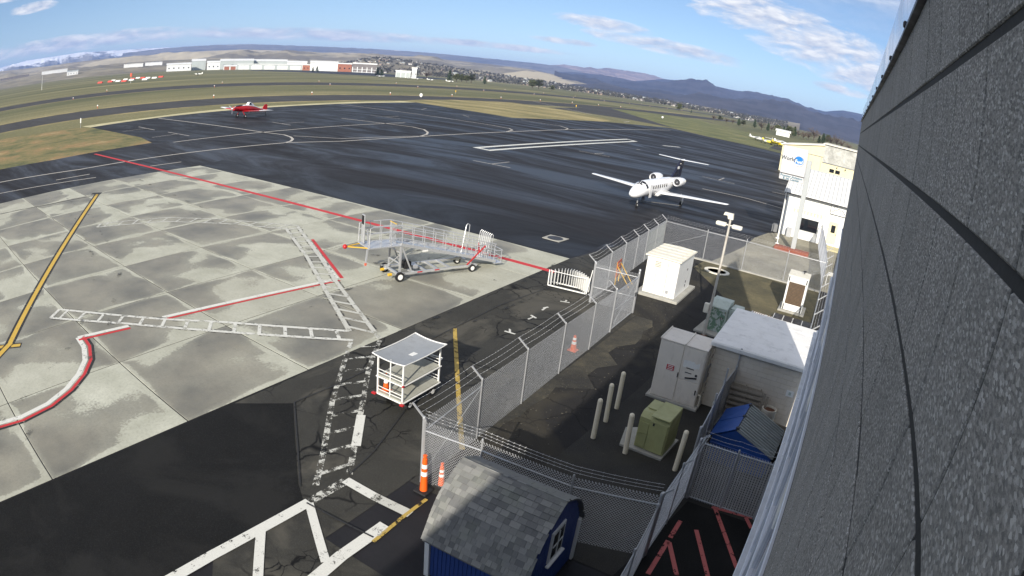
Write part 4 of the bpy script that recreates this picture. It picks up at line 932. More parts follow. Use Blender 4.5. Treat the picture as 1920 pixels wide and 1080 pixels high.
# light pole
lp = thing('light_pole', 'weathered light pole with three floodlight heads above the yard', 'light pole', (-5.15, 29.5, 0)); lp.rotation_euler = (radians(-.6), radians(1.0), 0)
MB().tube((0, 0, 0), (0, 0, 6.05), .075, .055, 14).build('shaft', paintmat('rust streaked pole', (.55, .52, .46), .6, .1, .25, 3, .8, (.20, .09, .04)), lp, True)
MB().lathe([(.16, 0), (.16, .04), (.09, .05)], 14).build('base_plate', M['rust'], lp)
for sx in (-1, 1):
    h = MB().box((sx * .40, -.02, 5.72 + .0), (.50, .32, .17), bev=.03).build('floodlight', M['offwhite'], lp); MB().box((sx * .40, -.02, 5.63), (.42, .24, .012)).build('lens', M['reflect'], h); MB().tube((0, 0, 5.72), (sx * .16, 0, 5.72), .03).build('bracket', M['offwhite'], lp)
h = MB().loft([[(-.11, -.12, 6.02), (.13, -.12, 6.02), (.13, .12, 6.02), (-.11, .12, 6.02)], [(-.16, -.13, 6.18), (.10, -.13, 6.30), (.10, .13, 6.30), (-.16, .13, 6.18)], [(-.36, -.11, 6.16), (-.32, -.11, 6.30), (-.32, .11, 6.30), (-.36, .11, 6.16)]]).build('top_floodlight', M['offwhite'], lp)
MB().box((-.20, 0, 1.45), (.26, .2, .5), bev=.03).build('meter_box', M['offwhite'], lp)
# air conditioner
ac = thing('air_conditioner', 'tall white air conditioning unit with brown coil face on yard grass', 'air conditioner', (-1.48, 38.2, .03))
MB().box((0, 0, .06), (1.7, 1.9, .12), bev=.02).build('pad', M['concpad'], ac); MB().box((0, 0, 1.2), (1.3, 1.55, 2.16), bev=.02).build('casing', M['white'], ac)
cf = MB().box((0, -.79, 1.22), (1.04, .03, 1.35), bev=.006).build('coil_face', M['coil'], ac)
for i in range(16): MB().box((0, -.808, .60 + i * .083), (1.02, .01, .016)).build('fin', M['dark'], cf)
for x in (-.58, .58): MB().box((x, -.79, 1.2), (.12, .04, 2.1), bev=.008).build('corner_trim', M['white'], ac)
MB().box((0, -.79, .33), (1.2, .04, .36), bev=.008).build('lower_panel', M['white'], ac); MB().box((0, -.79, 2.08), (1.2, .04, .3), bev=.008).build('upper_panel', M['white'], ac)
MB().box((0, 0, 2.29), (1.36, 1.62, .05), bev=.015).build('top_cover', M['offwhite'], ac); MB().lathe([(.02, 2.32), (.05, 2.45), (.12, 2.46), (.12, 2.5), (.04, 2.52)], 12, (.25, .35, 0)).build('vent_cap', M['dark'], ac)
# low frame with four dark panels, behind the shed
lf = thing('panel_rack', 'low white frame holding four dark square panels behind the block shed', 'panel rack', (-1.15, 35.05, .03))
MB().box((0, 0, .28), (2.36, 1.1, .05), bev=.01).build('tray', M['white'], lf)
for i in range(4): MB().box((-.87 + .58 * i, 0, .32), (.52, .98, .04), bev=.01).build('panel', M['dark'], lf)
for x in (-1.05, 1.05):
    for y in (-.45, .45): MB().box((x, y, .13), (.06, .06, .27)).build('leg', M['galv'], lf)
gr = thing('floor_grate', 'small rusty steel grating set in white frame left of panel rack', 'grate', (-2.95, 34.8, .03), radians(-5))
MB().box((0, 0, .16), (1.4, .62, .06), bev=.01).build('frame', M['white'], gr)
for i in range(10): MB().box((-.58 + i * .13, 0, .2), (.03, .54, .04)).build('bar', M['rust'], gr)
MB().box((0, 0, .06), (1.2, .5, .12)).build('curb', M['concpad'], gr)
# concrete curb along the far fence
cu = MB().box((-6.2, 44.55, .05), (12.4, .35, .12), bev=.02).build('kerb', M['concpad']); tag(cu, kind='structure')
# ================================================================ BLUE GAMBREL SHED
sx0, sx1, sy0, sy1 = -1.24, 1.24, -1.32, 1.32
bs = thing('garden_shed', 'small blue garden shed with grey shingled barn roof in foreground', 'shed', (-4.98, 10.05, 0), radians(1))
b = MB(); b.prof([(sy0, .08), (sy0, 1.45), (sy0 + .42, 2.22), (0, 2.72), (sy1 - .42, 2.22), (sy1, 1.45), (sy1, .08)], 'x', sx0, sx1); b.build('wall', M['blue'], bs)
grm = MB().box((0, 0, 0), (.10, .014, 1.32), bev=.004).mesh('siding_board', M['blue'])
for i in range(21): inst('siding_board', grm, bs, (sx0 + .12 + i * .112, sy0 - .007, .76))
ggm = MB()
for i in range(22):
    y = sy0 + .13 + i * .113; z1 = 1.45 + (y - sy0) / .42 * .77 if y < sy0 + .42 else (2.22 + (y - sy0 - .42) / .90 * .5 if y < 0 else (2.72 - y / .90 * .5 if y < sy1 - .42 else 2.22 - (y - sy1 + .42) / .42 * .77))
    MB().box((sx1 + .006, y, (.1 + z1 - .03) / 2), (.014, .101, z1 - .14), bev=.004).build('siding_board', M['blue'], bs)
for x, y in ((sx0, sy0), (sx1, sy0), (sx1, sy1), (sx0, sy1)):
    MB().box((x + (.0 if x < 0 else .0), y, .72), (.13, .13, 1.36), bev=.008).build('corner_trim', M['white'], bs)
wn = MB().box((sx1 + .03, -.02, 1.62), (.05, .66, .92), bev=.006).build('window', M['white'], bs)
MB().box((sx1 + .06, -.02, 1.63), (.012, .50, .72)).build('pane', M['glass'], wn); MB().box((sx1 + .07, -.02, 1.63), (.018, .035, .72)).build('muntin', M['white'], wn); MB().box((sx1 + .07, -.02, 1.63), (.016, .50, .03)).build('muntin', M['white'], wn)
MB().box((sx1 + .075, -.02, 1.13), (.09, .84, .05), bev=.01).build('sill', M['white'], wn)
MB().box((-.0, 0, .04), (2.5, 2.6, .09)).build('skid', M['dark'], bs)
# roof deck profile, gently rounded at the knees, then individual shingles
RP = [(-1.50, 1.33), (-1.40, 1.50), (-1.22, 1.82), (-1.08, 2.06), (-.97, 2.21), (-.82, 2.35), (-.60, 2.50), (-.30, 2.66), (0, 2.80)]
RP = RP + [(-y, z) for y, z in RP[-2::-1]]
b = MB(); b.prof(RP + [(y, z - .05) for y, z in RP[::-1]], 'x', sx0 - .06, sx1 + .06); rf = b.build('roof', M['shingle'], bs)
seg = [0.0]
for p, q in zip(RP, RP[1:]): seg.append(seg[-1] + math.hypot(q[0] - p[0], q[1] - p[1]))
def rat(s):
    s = max(0, min(seg[-1], s))
    for i in range(len(seg) - 1):
        if s <= seg[i + 1] + 1e-9:
            t = (s - seg[i]) / (seg[i + 1] - seg[i]); p, q = RP[i], RP[i + 1]; return Vector((0, p[0] + (q[0] - p[0]) * t, p[1] + (q[1] - p[1]) * t))
random.seed(11)
half = seg[-1] / 2; rows = 15; ex = half / rows
made = 0; extra = MB()
for side in (0, 1):
    for r in range(rows + (1 if side == 0 else 0)):
        s0 = r * ex; x = sx0 - .09 - random.uniform(0, .1)
        while x < sx1 + .05:
            w = random.choice((.09, .12, .14, .17, .2, .24)); x1 = min(x + w, sx1 + .10); x0 = max(x, sx0 - .09)
            if x1 - x0 > .02:
                lift = random.choice((.006, .006, .014)); ss = s0 - .012
                a0 = rat(ss if side == 0 else seg[-1] - ss); a1 = rat(ss + ex * 1.25 if side == 0 else seg[-1] - ss - ex * 1.25)
                d = (a1 - a0).normalized(); n = Vector((0, -d.z, d.y)); n = n if n.z > 0 else -n
                A = a0 + n * (.012 + lift); B = a1 + n * .004; mb = extra if (side == 1 and r < 9) else MB()
                g_ = .002
                pts = [(x0 + g_, A.y, A.z), (x1 - g_, A.y, A.z), (x1 - g_, B.y, B.z), (x0 + g_, B.y, B.z)]; lo = [(p[0], p[1] - n.y * (.010 + lift), p[2] - n.z * (.010 + lift)) for p in pts]
                k = len(mb.v); mb.v += pts + lo
                for q in ((0, 1, 2, 3), (4, 5, 1, 0), (5, 6, 2, 1), (7, 4, 0, 3)): mb.f.append([k + i for i in q])
                if mb is not extra and made < 300: mb.build('shingle', M['shingle'], rf); made += 1
                elif mb is not extra:
                    k = len(extra.v); extra.v += mb.v; extra.f += [[k + i for i in f] for f in mb.f]
            x += w
tag(extra.build('rear_shingles', M['shingle'], rf), kind='stuff')
# ================================================================ CONES
def cone(label, loc, h, r0, base, kind):
    t = thing('traffic_cone', label, 'cone', loc, 0, 'orange cones by the fence')
    MB().box((0, 0, .03), (base, base, .06), bev=.015).build('base', M['black'] if kind else M['orange'], t)
    r = lambda z: r0 * (1 - .62 * z / h) if not kind else r0 * (1 - .40 * z / h)
    MB().lathe([(r(.06), .05), (r(h * .5), h * .5), (r(h), h - .02), (r(h) * .6, h)], 20).build('body', M['orange'], t, True)
    for a, c in ((.50, .62), (.72, .83)) if kind else ((.45, .62), (.72, .86)):
        MB().lathe([(r(a * h) + .003, a * h), (r(c * h) + .003, c * h)], 20).build('band', M['reflect'], t, True)
    if kind: MB().lathe([(r(h) * .5, h - .01), (r(h) * .5, h + .05), (r(h) * .9, h + .06), (r(h) * .9, h + .09), (.01, h + .1)], 14).build('grip', M['orange'], t, True)
    return t
cone('tall orange tube cone with two white bands at the fence corner', (-8.3, 11.30, .02), 1.15, .115, .42, 1)
cone('short orange tube cone standing close behind the tall one', (-8.08, 11.82, .02), .72, .095, .34, 1)
cone('orange cone with broad white bands seen through the long fence', (-9.45, 23.1, .02), .72, .15, .38, 0)

# ================================================================ BAGGAGE CART
ct = thing('baggage_cart', 'two deck baggage cart with grey sagging canopy and white rails', 'cart', (-11.93, 15.05, .02), radians(1))
MB().box((0, 0, .50), (1.12, 2.1, .07), bev=.01).build('lower_deck', M['deck'], ct); MB().box((0, 0, 1.14), (1.08, 2.05, .05), bev=.01).build('upper_deck', M['deck'], ct)
for z in (.46, 1.11): MB().path([(-.57, -1.06, z), (.57, -1.06, z), (.57, 1.06, z), (-.57, 1.06, z)], .03, 6, True).build('deck_frame', M['white'], ct)
for x in (-.54, .54):
    for y in (-1.02, 1.0): MB().box((x, y, 1.19), (.05, .05, 1.40)).build('post', M['white'], ct)
MB().box((0, -1.02, 1.19), (.035, .035, 1.40)).build('post', M['white'], ct)
for y in (-1.02, 1.0):
    for z in (.62, .74, 1.26, 1.38): MB().tube((-.54, y, z), (.54, y, z), .014).build('rail', M['white'], ct)
MB().path([(-.2, 1.02, 1.2), (-.2, 1.3, 1.25), (.45, 1.3, 1.3), (.54, 1.02, 1.32)], .02).build('bumper_rail', M['white'], ct)
rows_ = []
for i in range(9):
    y = -1.16 + 2.3 * i / 8
    rows_.append([(x, y, 1.84 + .06 * (abs(x) / .68) ** 2 + .05 * (abs(y) / 1.15) ** 2) for x in (-.68, -.5, -.25, 0, .25, .5, .68)])
n = len(rows_[0]); b = MB()
for r in rows_: b.v += r
for r in rows_: b.v += [(x, y, z - .02) for x, y, z in r]
N9 = 9 * n
for i in range(8):
    for j in range(n - 1):
        k = i * n + j; b.f.append([k, k + 1, k + n + 1, k + n]); b.f.append([N9 + k, N9 + k + n, N9 + k + n + 1, N9 + k + 1])
b.build('canopy', M['canvas'], ct, True)
for y in (-1.16, 1.14): MB().path([(x, y, 1.85 + .06 * (abs(x) / .68) ** 2 + .05) for x in (-.70, -.5, -.25, 0, .25, .5, .70)], .022).build('canopy_edge', M['white'], ct)
for x in (-.69, .69): MB().path([(x, y, 1.915 + .05 * (abs(y) / 1.15) ** 2) for y in (-1.16, -.6, 0, .6, 1.14)], .018).build('canopy_edge', M['white'], ct)
MB().box((.22, -.1, 1.85), (.22, .28, .006)).build('sticker', M['white'], ct)
for x, y in ((-.45, -.55), (.45, -.55), (-.45, .75), (.45, .75)):
    w = MB().tube((x - .06, y, .19), (x + .06, y, .19), .19, n=20).build('wheel', M['black'], ct, True); MB().tube((x - .065, y, .19), (x + .065, y, .19), .09, n=14).build('rim', M['white'], w)
for y in (-.55, .75): MB().tube((-.45, y, .19), (.45, y, .19), .025).box((0, y, .34), (.5, .12, .26)).build('axle', M['dark'], ct)
MB().box((-.62, -1.12, .46), (.16, .1, .05)).build('red_corner', M['red'], ct); MB().box((.60, -1.12, .46), (.14, .1, .05)).build('red_corner', M['red'], ct); MB().box((.58, -1.06, 1.12), (.06, .08, .05)).build('red_corner', M['red'], ct)
tc1 = thing('traffic_cone', 'orange cone with white bands laid on the lower deck of baggage cart', 'cone', (-12.28, 14.25, .56), 0, 'orange cones by the fence'); MB().lathe([(.12, 0), (.07, .35), (.03, .62), (.02, .64)], 16).build('body', M['orange'], tc1, True); MB().box((0, 0, .012), (.28, .28, .03)).build('base', M['orange'], tc1); MB().lathe([(.085, .30), (.066, .42)], 16).build('band', M['reflect'], tc1, True)
MB().box((.12, .4, .62), (.35, .5, .14), bev=.02).build('bag', M['dark'], thing('duffel_bag', 'dark bag lying on the lower deck of the baggage cart', 'bag', (-12.2, 14.6, .0)))
# ================================================================ AIRCRAFT BOARDING RAMP
ra = thing('boarding_ramp', 'aluminium wheeled boarding ramp with railings parked on the concrete stand', 'boarding ramp', (-21.05, 24.55, .024), radians(-20.5))
A_ = M['alu']
for x in (-.72, .72): MB().beam((x, -.1, .36), (x, 5.1, .36), .1, .12).build('chassis_rail', A_, ra)
for y in (0.0, .9, 1.7, 2.5, 3.3, 5.0): MB().beam((-.72, y, .36), (.72, y, .36), .12, .1).build('cross_member', A_, ra)
for x, y, r in ((-.88, 0, .26), (.88, 0, .26), (-.78, 4.75, .22), (.78, 4.75, .22)):
    w = MB().tube((x - .07, y, r), (x + .07, y, r), r, n=24).build('wheel', M['black'], ra, True); MB().tube((x - .075, y, r), (x + .075, y, r), r * .58, n=18).build('rim', M['white'], w, True)
    MB().box((x * .93, y, .42), (.06, .5, .08)).build('fender', A_, ra)
for x, y in ((-.5, -.25), (.45, -.28)): MB().tube((x, y, .3), (x, y - .2, .3), .08, n=12).build('yellow_jack', M['yellow'], ra)
# lift tower
for x in (-.62, .62):
    MB().beam((x, .12, .4), (x, .12, 2.05), .08, .1).build('tower_post', A_, ra); MB().beam((x, .85, .4), (x, .15, 1.9), .06, .07).build('tower_brace', A_, ra)
for z in (.9, 1.5): MB().beam((-.62, .12, z), (.62, .12, z), .05, .07).build('tower_rung', A_, ra)
MB().beam((-.6, .12, .5), (.6, .12, 1.4), .04, .05).build('tower_diagonal', A_, ra)
eng = MB().box((.15, .75, .68), (.5, .42, .4), bev=.03).build('power_unit', M['black'], ra); MB().tube((.15, .75, .88), (.15, .75, .98), .07).build('air_filter', M['dark'], eng); MB().box((.15, 1.25, .52), (.45, .3, .2), bev=.02).build('hydraulic_tank', A_, ra)
def ry(y): return 1.93 if y < .1 else 1.93 - (y - .1) * (1.56 / 6.4)
# deck: level landing and the sloping walkway
MB().box((0, -.85, 1.90), (1.36, 1.9, .07), bev=.01).build('landing', A_, ra)
b = MB(); b.prof([(.1, 1.89), (6.5, .33), (6.5, .40), (.1, 1.96)], 'x', -.62, .62); b.build('walkway', A_, ra)
for i in range(16): MB().box((0, .45 + i * .39, ry(.45 + i * .39) + .035), (1.2, .03, .02)).build('tread', A_, ra)
for x in (-.66, .66):
    MB().beam((x, .1, 1.97), (x, 6.5, .41), .05, .16).build('side_beam', A_, ra)
    for hh in (.38, .72, 1.05): MB().tube((x, .1, 1.95 + hh), (x, 6.45, .40 + hh), .022, n=8).build('handrail', A_, ra, True)
    for i in range(10):
        y = .15 + i * .69; MB().tube((x, y, ry(y)), (x, y, ry(y) + 1.05), .02, n=8).build('baluster', A_, ra, True)
    # landing rails
    for hh in (.4, .75, 1.08): MB().path([(x, .1, 1.93 + hh), (x, -1.6, 1.93 + hh), (x, -1.75, 1.88 + hh), (x, -1.78, 1.95)], .022).build('landing_rail', A_, ra, True)
    for y in (-.5, -1.1): MB().tube((x, y, 1.93), (x, y, 3.0), .02, n=8).build('baluster', A_, ra, True)
# upright barred gate at the landing and stepped gate at the low end
for i in range(6): MB().tube((-.2 + i * .13, -.15, 1.95), (-.2 + i * .13, -.15, 3.05), .018, n=8).build('gate_bar', A_, ra, True)
MB().tube((-.24, -.15, 3.05), (.5, -.15, 3.05), .022).build('gate_top', M['yellow'], ra)
for k in range(7):
    x = -.55 + k * .17; MB().path([(x, 5.95, .45), (x, 6.1, 1.95), (x + .04, 6.18, 2.05), (x + .1, 6.22, 1.98), (x + .12, 6.12, .5)], .017).build('gate_bar', A_, ra, True)
MB().path([(-.62, 4.9, .75), (-.62, 5.1, 2.35), (-.62, 5.2, 2.45), (-.62, 5.34, 2.38), (-.62, 5.3, .7)], .022).build('grab_loop', A_, ra, True)
for z in (.65, 1.05): MB().path([(.66, 6.3, z), (.66, 6.95, z), (.2, 7.0, z), (-.5, 7.0, z), (-.66, 6.9, z), (-.66, 6.3, z)], .022).build('end_guard', A_, ra, True)
for x in (.66, -.66): MB().tube((x, 6.9, .3), (x, 6.9, 1.05), .02).build('end_post', A_, ra, True)
MB().box((0, 6.75, .26), (1.25, .6, .05), bev=.01).build('toe_plate', A_, ra)
MB().beam((.74, 4.4, .42), (.74, 5.6, 1.45), .05, .06).build('red_brace', M['red'], ra); MB().beam((.70, 5.2, 1.1), (.2, 5.5, 1.5), .05, .05).build('red_brace', M['red'], ra)
for y in (1.3, 2.4): MB().box((.775, y, .37), (.012, .3, .06)).build('reflector', M['red'], ra)
MB().box((.695, 1.6, 1.50), (.012, .36, .08)).build('name_plate', M['white'], ra)
# tall folded flap with black grip pad, strut and buffer
fl = MB().box((-.25, -1.72, 2.75), (.34, .06, 1.5), bev=.012).build('flap', A_, ra); MB().box((-.25, -1.757, 3.22), (.27, .012, .46)).build('grip_pad', M['black'], fl)
for x in (-.5, .0): MB().beam((x, -1.5, 1.95), (x, -1.6, 2.75), .06, .07).build('flap_bracket', A_, ra)
st = MB().beam((.35, -1.7, 1.9), (.45, -1.85, .98), .07, .08).build('support_leg', A_, ra); MB().beam((.44, -1.836, 1.1), (.45, -1.855, .96), .085, .095).build('leg_tip', M['signred'], st)
for x in (-.5, .5): MB().beam((x, -1.75, 1.9), (-.1, -2.75, 1.92), .05, .05).build('buffer_bar', M['yellow'], ra)
b = MB(); b.lathe([(.01, -.13), (.08, -.1), (.125, -.02), (.125, .03), (.08, .1), (.01, .13)], 16, (-.1, -2.8, 1.92)); b.build('buffer_ball', M['red'], ra, True)
# ================================================================ FOLDED BARRIER
fb = thing('folding_barrier', 'white accordion folding barrier standing at the gate post by cracked asphalt', 'barrier', (-13.2, 30.25, .02), radians(8))
for y in (-.25, .45): MB().beam((-1.15, y, .12), (1.05, y, .12), .05, .06).build('foot_rail', M['white'], fb)
for i in range(15):
    u = i / 14; x = -1.08 + 2.13 * u; y = -.05 + .62 * sin(pi * u); a = radians(62 * (.5 - u)); hh = .80 + .10 * sin(pi * u)
    fin_ = MB().box((x, y, .14 + hh / 2), (.028, .34, hh), a, bev=.006).build('folding_leaf', M['white'], fb)
MB().tube((-1.1, -.2, .95), (1.05, -.2, .95), .02).build('top_rail', M['white'], fb)
for x, y in ((-1.12, -.25), (1.05, -.25), (-1.12, .45), (1.05, .45)): MB().tube((x, y - .02, .05), (x, y + .02, .05), .05, n=12).build('caster', M['dark'], fb)
MB().beam((-1.15, -.25, .12), (-1.15, -.25, 1.0), .05, .05).build('end_post', M['white'], fb); MB().beam((1.1, -.3, .12), (1.25, -.2, 1.5), .04, .04).build('end_post', M['white'], fb)
# ================================================================ BUSINESS JET
def ring(y, zc, rx, rz, n=24, flat=0.0): return [(rx * cos(2 * pi * i / n), y, zc + rz * sin(2 * pi * i / n) * (1 - flat * (sin(2 * pi * i / n) < 0))) for i in range(n)]
jt = thing('business_jet', 'white twin engine business jet with dark blue tail facing the camera', 'jet', (-19.95, 57.4, .02), radians(-4.0))
ST = [(0, 1.42, .04, .04), (.15, 1.43, .22, .20), (.5, 1.47, .42, .38), (1.0, 1.55, .58, .54), (1.6, 1.66, .70, .66), (2.1, 1.78, .77, .76), (2.6, 1.84, .80, .83), (3.4, 1.85, .82, .84), (6.5, 1.85, .82, .84), (8.8, 1.88, .80, .82), (10.2, 1.98, .66, .68), (11.8, 2.15, .42, .45), (13.4, 2.32, .20, .22), (13.9, 2.38, .08, .09)]
MB().loft([ring(*s) for s in ST]).build('fuselage', M['whitep'], jt, True)
# windscreen wraps the upper nose
wsr = MB(); 
for a0, a1 in ((18, 50), (53, 88), (92, 127), (130, 162)):
    pts = []
    for yy, rx, rz, zc in ((1.72, .715, .68, 1.69), (2.42, .80, .82, 1.83)):
        an = [radians(a0 + (a1 - a0) * k / 4) for k in range(5)]
        pts.append([(rx * 1.035 * cos(a), yy + .12 * abs(cos(a)), zc + rz * 1.035 * sin(a)) for a in an])
    MB().loft([pts[0], pts[1]], cap=False, closed=False).build('windscreen_pane', M['glass'], jt)
for s in (-1, 1):
    for k in range(7):
        y = 3.75 + k * .62; b = MB(); b.poly([(s * .835, y + .14 * cos(2 * pi * i / 14), 2.08 + .19 * sin(2 * pi * i / 14)) for i in range(14)]); w = b.build('cabin_window', M['glass'], jt)
        MB().path([(s * .828, y + .16 * cos(2 * pi * i / 14), 2.08 + .21 * sin(2 * pi * i / 14)) for i in range(14)], .015, 5, True).build('window_rim', M['alu'], w)
    # wing: airfoil loft from root to tip
    def sec(x, yl, c, z, t): return [(s * x, yl + c * u, z + t * v) for u, v in ((0, 0), (.06, .55), (.25, 1.0), (.5, .9), (.8, .42), (1, .05), (1, 0), (.6, -.35), (.25, -.55), (.06, -.38))]
    MB().loft([sec(.3, 5.7, 3.1, 1.22, .17), (sec(2.2, 6.05, 2.2, 1.32, .14)), sec(7.9, 6.75, 1.0, 1.62, .07), sec(8.02, 6.95, .7, 1.63, .03)]).build('wing', M['whitep'], jt, True)
    MB().tube((s * 2.2, 5.99, 1.34), (s * 7.85, 6.70, 1.62), .035, .02, 8).build('leading_edge', M['alu'], jt)
    MB().box((s * 5.0, 7.75, 1.40), (.08, .5, .10), bev=.02).build('flap_fairing', M['whitep'], jt)
    # engine nacelle with pylon
    ex, ez = s * 1.42, 2.42
    nc = MB().loft([[(ex + r * cos(2 * pi * i / 22), y, ez + r * sin(2 * pi * i / 22)) for i in range(22)] for y, r in ((9.0, .33), (8.82, .40), (8.78, .415), (8.85, .44), (9.3, .49), (10.0, .48), (10.7, .42), (11.15, .31), (11.15, .25), (10.9, .22))]).build('engine_nacelle', M['whitep'], jt, True)
    MB().tube((ex, 8.96, ez), (ex, 9.02, ez), .335, n=22).build('fan_face', M['dark'], nc); MB().tube((ex, 8.86, ez), (ex, 8.97, ez), .02, .09, 12).build('spinner', M['alu'], nc)
    MB().box((s * .92, 9.9, 2.40), (.55, 1.2, .16), bev=.05).build('pylon', M['whitep'], jt)
    # tailplane on top of the fin
    MB().loft([sec(.05, 13.3, 1.15, 4.52, .07), sec(3.1, 13.95, .6, 4.56, .04)]).build('tailplane', M['whitep'], jt, True)
    # main gear
    MB().beam((s * 2.25, 8.9, .30), (s * 2.2, 8.75, 1.30), .09, .1).build('gear_leg', M['alu'], jt); w = MB().tube((s * 2.25 - .09, 9.0, .28), (s * 2.25 + .09, 9.0, .28), .28, n=20).build('main_wheel', M['black'], jt, True); MB().tube((s * 2.25 - .095, 9.0, .28), (s * 2.25 + .095, 9.0, .28), .13, n=14).build('hub', M['white'], w)
    MB().box((s * 2.42, 8.85, .75), (.03, .5, .7), bev=.01).build('gear_door', M['whitep'], jt)
b = MB().loft([[(-.12, 10.6, 2.55), (.12, 10.6, 2.55), (.10, 13.6, 2.45), (-.10, 13.6, 2.45)], [(-.09, 11.6, 3.2), (.09, 11.6, 3.2), (.08, 13.9, 3.2), (-.08, 13.9, 3.2)], [(-.07, 13.1, 4.5), (.07, 13.1, 4.5), (.05, 14.3, 4.5), (-.05, 14.3, 4.5)]]); fin = b.build('fin', M['navy'], jt)
MB().loft([[(-.16, 13.1, 4.52), (.16, 13.1, 4.52), (.12, 14.3, 4.52), (-.12, 14.3, 4.52)], [(-.03, 12.95, 4.60), (.03, 12.95, 4.60), (.03, 14.5, 4.60), (-.03, 14.5, 4.60)]]).build('fin_cap', M['whitep'], jt)
MB().box((.0, 12.62, 3.65), (.21, .55, .3), bev=.01).build('fin_emblem', M['white'], fin); MB().box((.0, 13.2, 4.1), (.17, .4, .08)).build('fin_emblem', M['white'], fin)
MB().loft([ring(10.4, 1.55, .30, .16, 12), ring(11.6, 1.75, .24, .2, 12), ring(13.2, 2.12, .1, .1, 12)]).build('belly_stripe', M['navy'], jt, True)
MB().beam((0, 2.05, .28), (0, 1.95, 1.3), .08, .09).build('nose_leg', M['alu'], jt); w = MB().tube((-.07, 2.0, .22), (.07, 2.0, .22), .22, n=18).build('nose_wheel', M['black'], jt, True); MB().tube((-.075, 2.0, .22), (.075, 2.0, .22), .1, n=12).build('hub', M['white'], w)
MB().beam((0, 6.9, 2.68), (0, 7.05, 2.98), .03, .1).build('antenna', M['white'], jt); MB().box((.835, 3.1, 1.7), (.02, .65, 1.3), bev=.008).build('cabin_door', M['whitep'], jt)
MB().box((0, 7.2, 1.12), (1.7, 3.6, .3), bev=.12).build('wing_fairing', M['whitep'], jt)
# ================================================================ RED AGRICULTURAL PLANE
ag = thing('crop_duster', 'red and white low wing crop duster on dark asphalt by the grass', 'plane', (-110.5, 77.2, .02), radians(6))
def arg(y, zc, rx, rz): return ring(y, zc, rx, rz, 16)
MB().loft([arg(-3.4, 2.25, .25, .25), arg(-3.2, 2.22, .48, .5), arg(-1.6, 2.15, .62, .72), arg(.6, 2.05, .66, .82), arg(2.2, 1.9, .55, .75), arg(4.2, 1.5, .34, .48), arg(6.2, 1.12, .12, .26)]).build('fuselage', M['agred'], ag, True)
MB().loft([arg(-1.4, 2.82, .40, .14), arg(.2, 2.86, .45, .18), arg(2.4, 2.55, .42, .2), arg(5.6, 1.5, .14, .1)]).build('white_top', M['whitep'], ag, True)
MB().loft([arg(-2.9, 2.65, .3, .16), arg(-1.9, 2.82, .42, .2), arg(-.9, 2.86, .4, .18)]).build('black_cowl', M['dark'], ag, True)
cpy = MB().loft([arg(.5, 2.75, .30, .3), arg(.9, 3.0, .44, .62), arg(1.6, 3.0, .44, .62), arg(2.4, 2.72, .3, .3)]).build('canopy', M['whitep'], ag, True)
for s in (-1, 1):
    MB().poly([(s * .46, .85, 2.95), (s * .46, 1.6, 2.95), (s * .36, 1.55, 3.5), (s * .36, 1.0, 3.5)]).build('side_window', M['glass'], cpy)
    def s2(x, yl, c, z, t): return [(s * x, yl + c * u, z + t * v) for u, v in ((0, 0), (.1, .7), (.35, 1), (.7, .6), (1, 0), (.5, -.4), (.1, -.4))]
    MB().loft([s2(.3, -1.0, 2.2, 1.42, .2), s2(5.6, -.9, 1.9, 1.88, .14)]).build('wing', M['agred'], ag, True); MB().loft([s2(5.6, -.9, 1.9, 1.88, .14), s2(7.6, -.7, 1.5, 2.08, .08)]).build('wing_tip', M['whitep'], ag, True)
    MB().loft([s2(.1, 5.3, 1.2, 1.45, .07), s2(2.4, 5.6, .9, 1.47, .05)]).build('tailplane', M['whitep'], ag, True)
    MB().beam((s * .6, -1.0, 1.5), (s * 1.35, -.9, .4), .12, .09).build('gear_leg', M['agred'], ag); w = MB().tube((s * 1.35 - .13, -.9, .36), (s * 1.35 + .13, -.9, .36), .36, n=18).build('wheel', M['black'], ag, True); MB().tube((s * 1.35 - .135, -.9, .36), (s * 1.35 + .135, -.9, .36), .17, n=12).build('hub', M['white'], w)
    MB().tube((s * .7, 1.5, 1.15), (s * 5.2, 1.35, 1.55), .04).build('spray_boom', M['white'], ag)
MB().loft([[(-.07, 5.0, 1.5), (.07, 5.0, 1.5), (.05, 6.6, 1.3), (-.05, 6.6, 1.3)], [(-.05, 5.7, 2.6), (.05, 5.7, 2.6), (.04, 6.7, 2.55), (-.04, 6.7, 2.55)], [(-.03, 6.0, 2.85), (.03, 6.0, 2.85), (.03, 6.5, 2.85), (-.03, 6.5, 2.85)]]).build('fin', M['agred'], ag)
MB().beam((0, 6.1, .95), (0, 6.3, .2), .06, .06).build('tail_strut', M['dark'], ag); MB().tube((-.05, 6.35, .16), (.05, 6.35, .16), .16, n=14).build('tail_wheel', M['black'], ag)
for k in range(3):
    a = radians(30 + 120 * k); MB().beam((.12 * cos(a), -3.5, 2.25 + .12 * sin(a)), (1.3 * cos(a), -3.52, 2.25 + 1.3 * sin(a)), .04, .16).build('propeller_blade', M['alu'], ag)
MB().lathe([(.01, 0), (.14, .1), (.2, .3), (.22, .4)], 14).build('spinner', M['whitep'], ag, True).matrix_local = Matrix.Translation((0, -3.75, 2.25)) @ Matrix.Rotation(radians(-90), 4, 'X')
MB().box((0, .4, 1.18), (.7, 1.6, .35), bev=.1).build('hopper_gate', M['white'], ag)
ag.scale = (1, 1, .86)
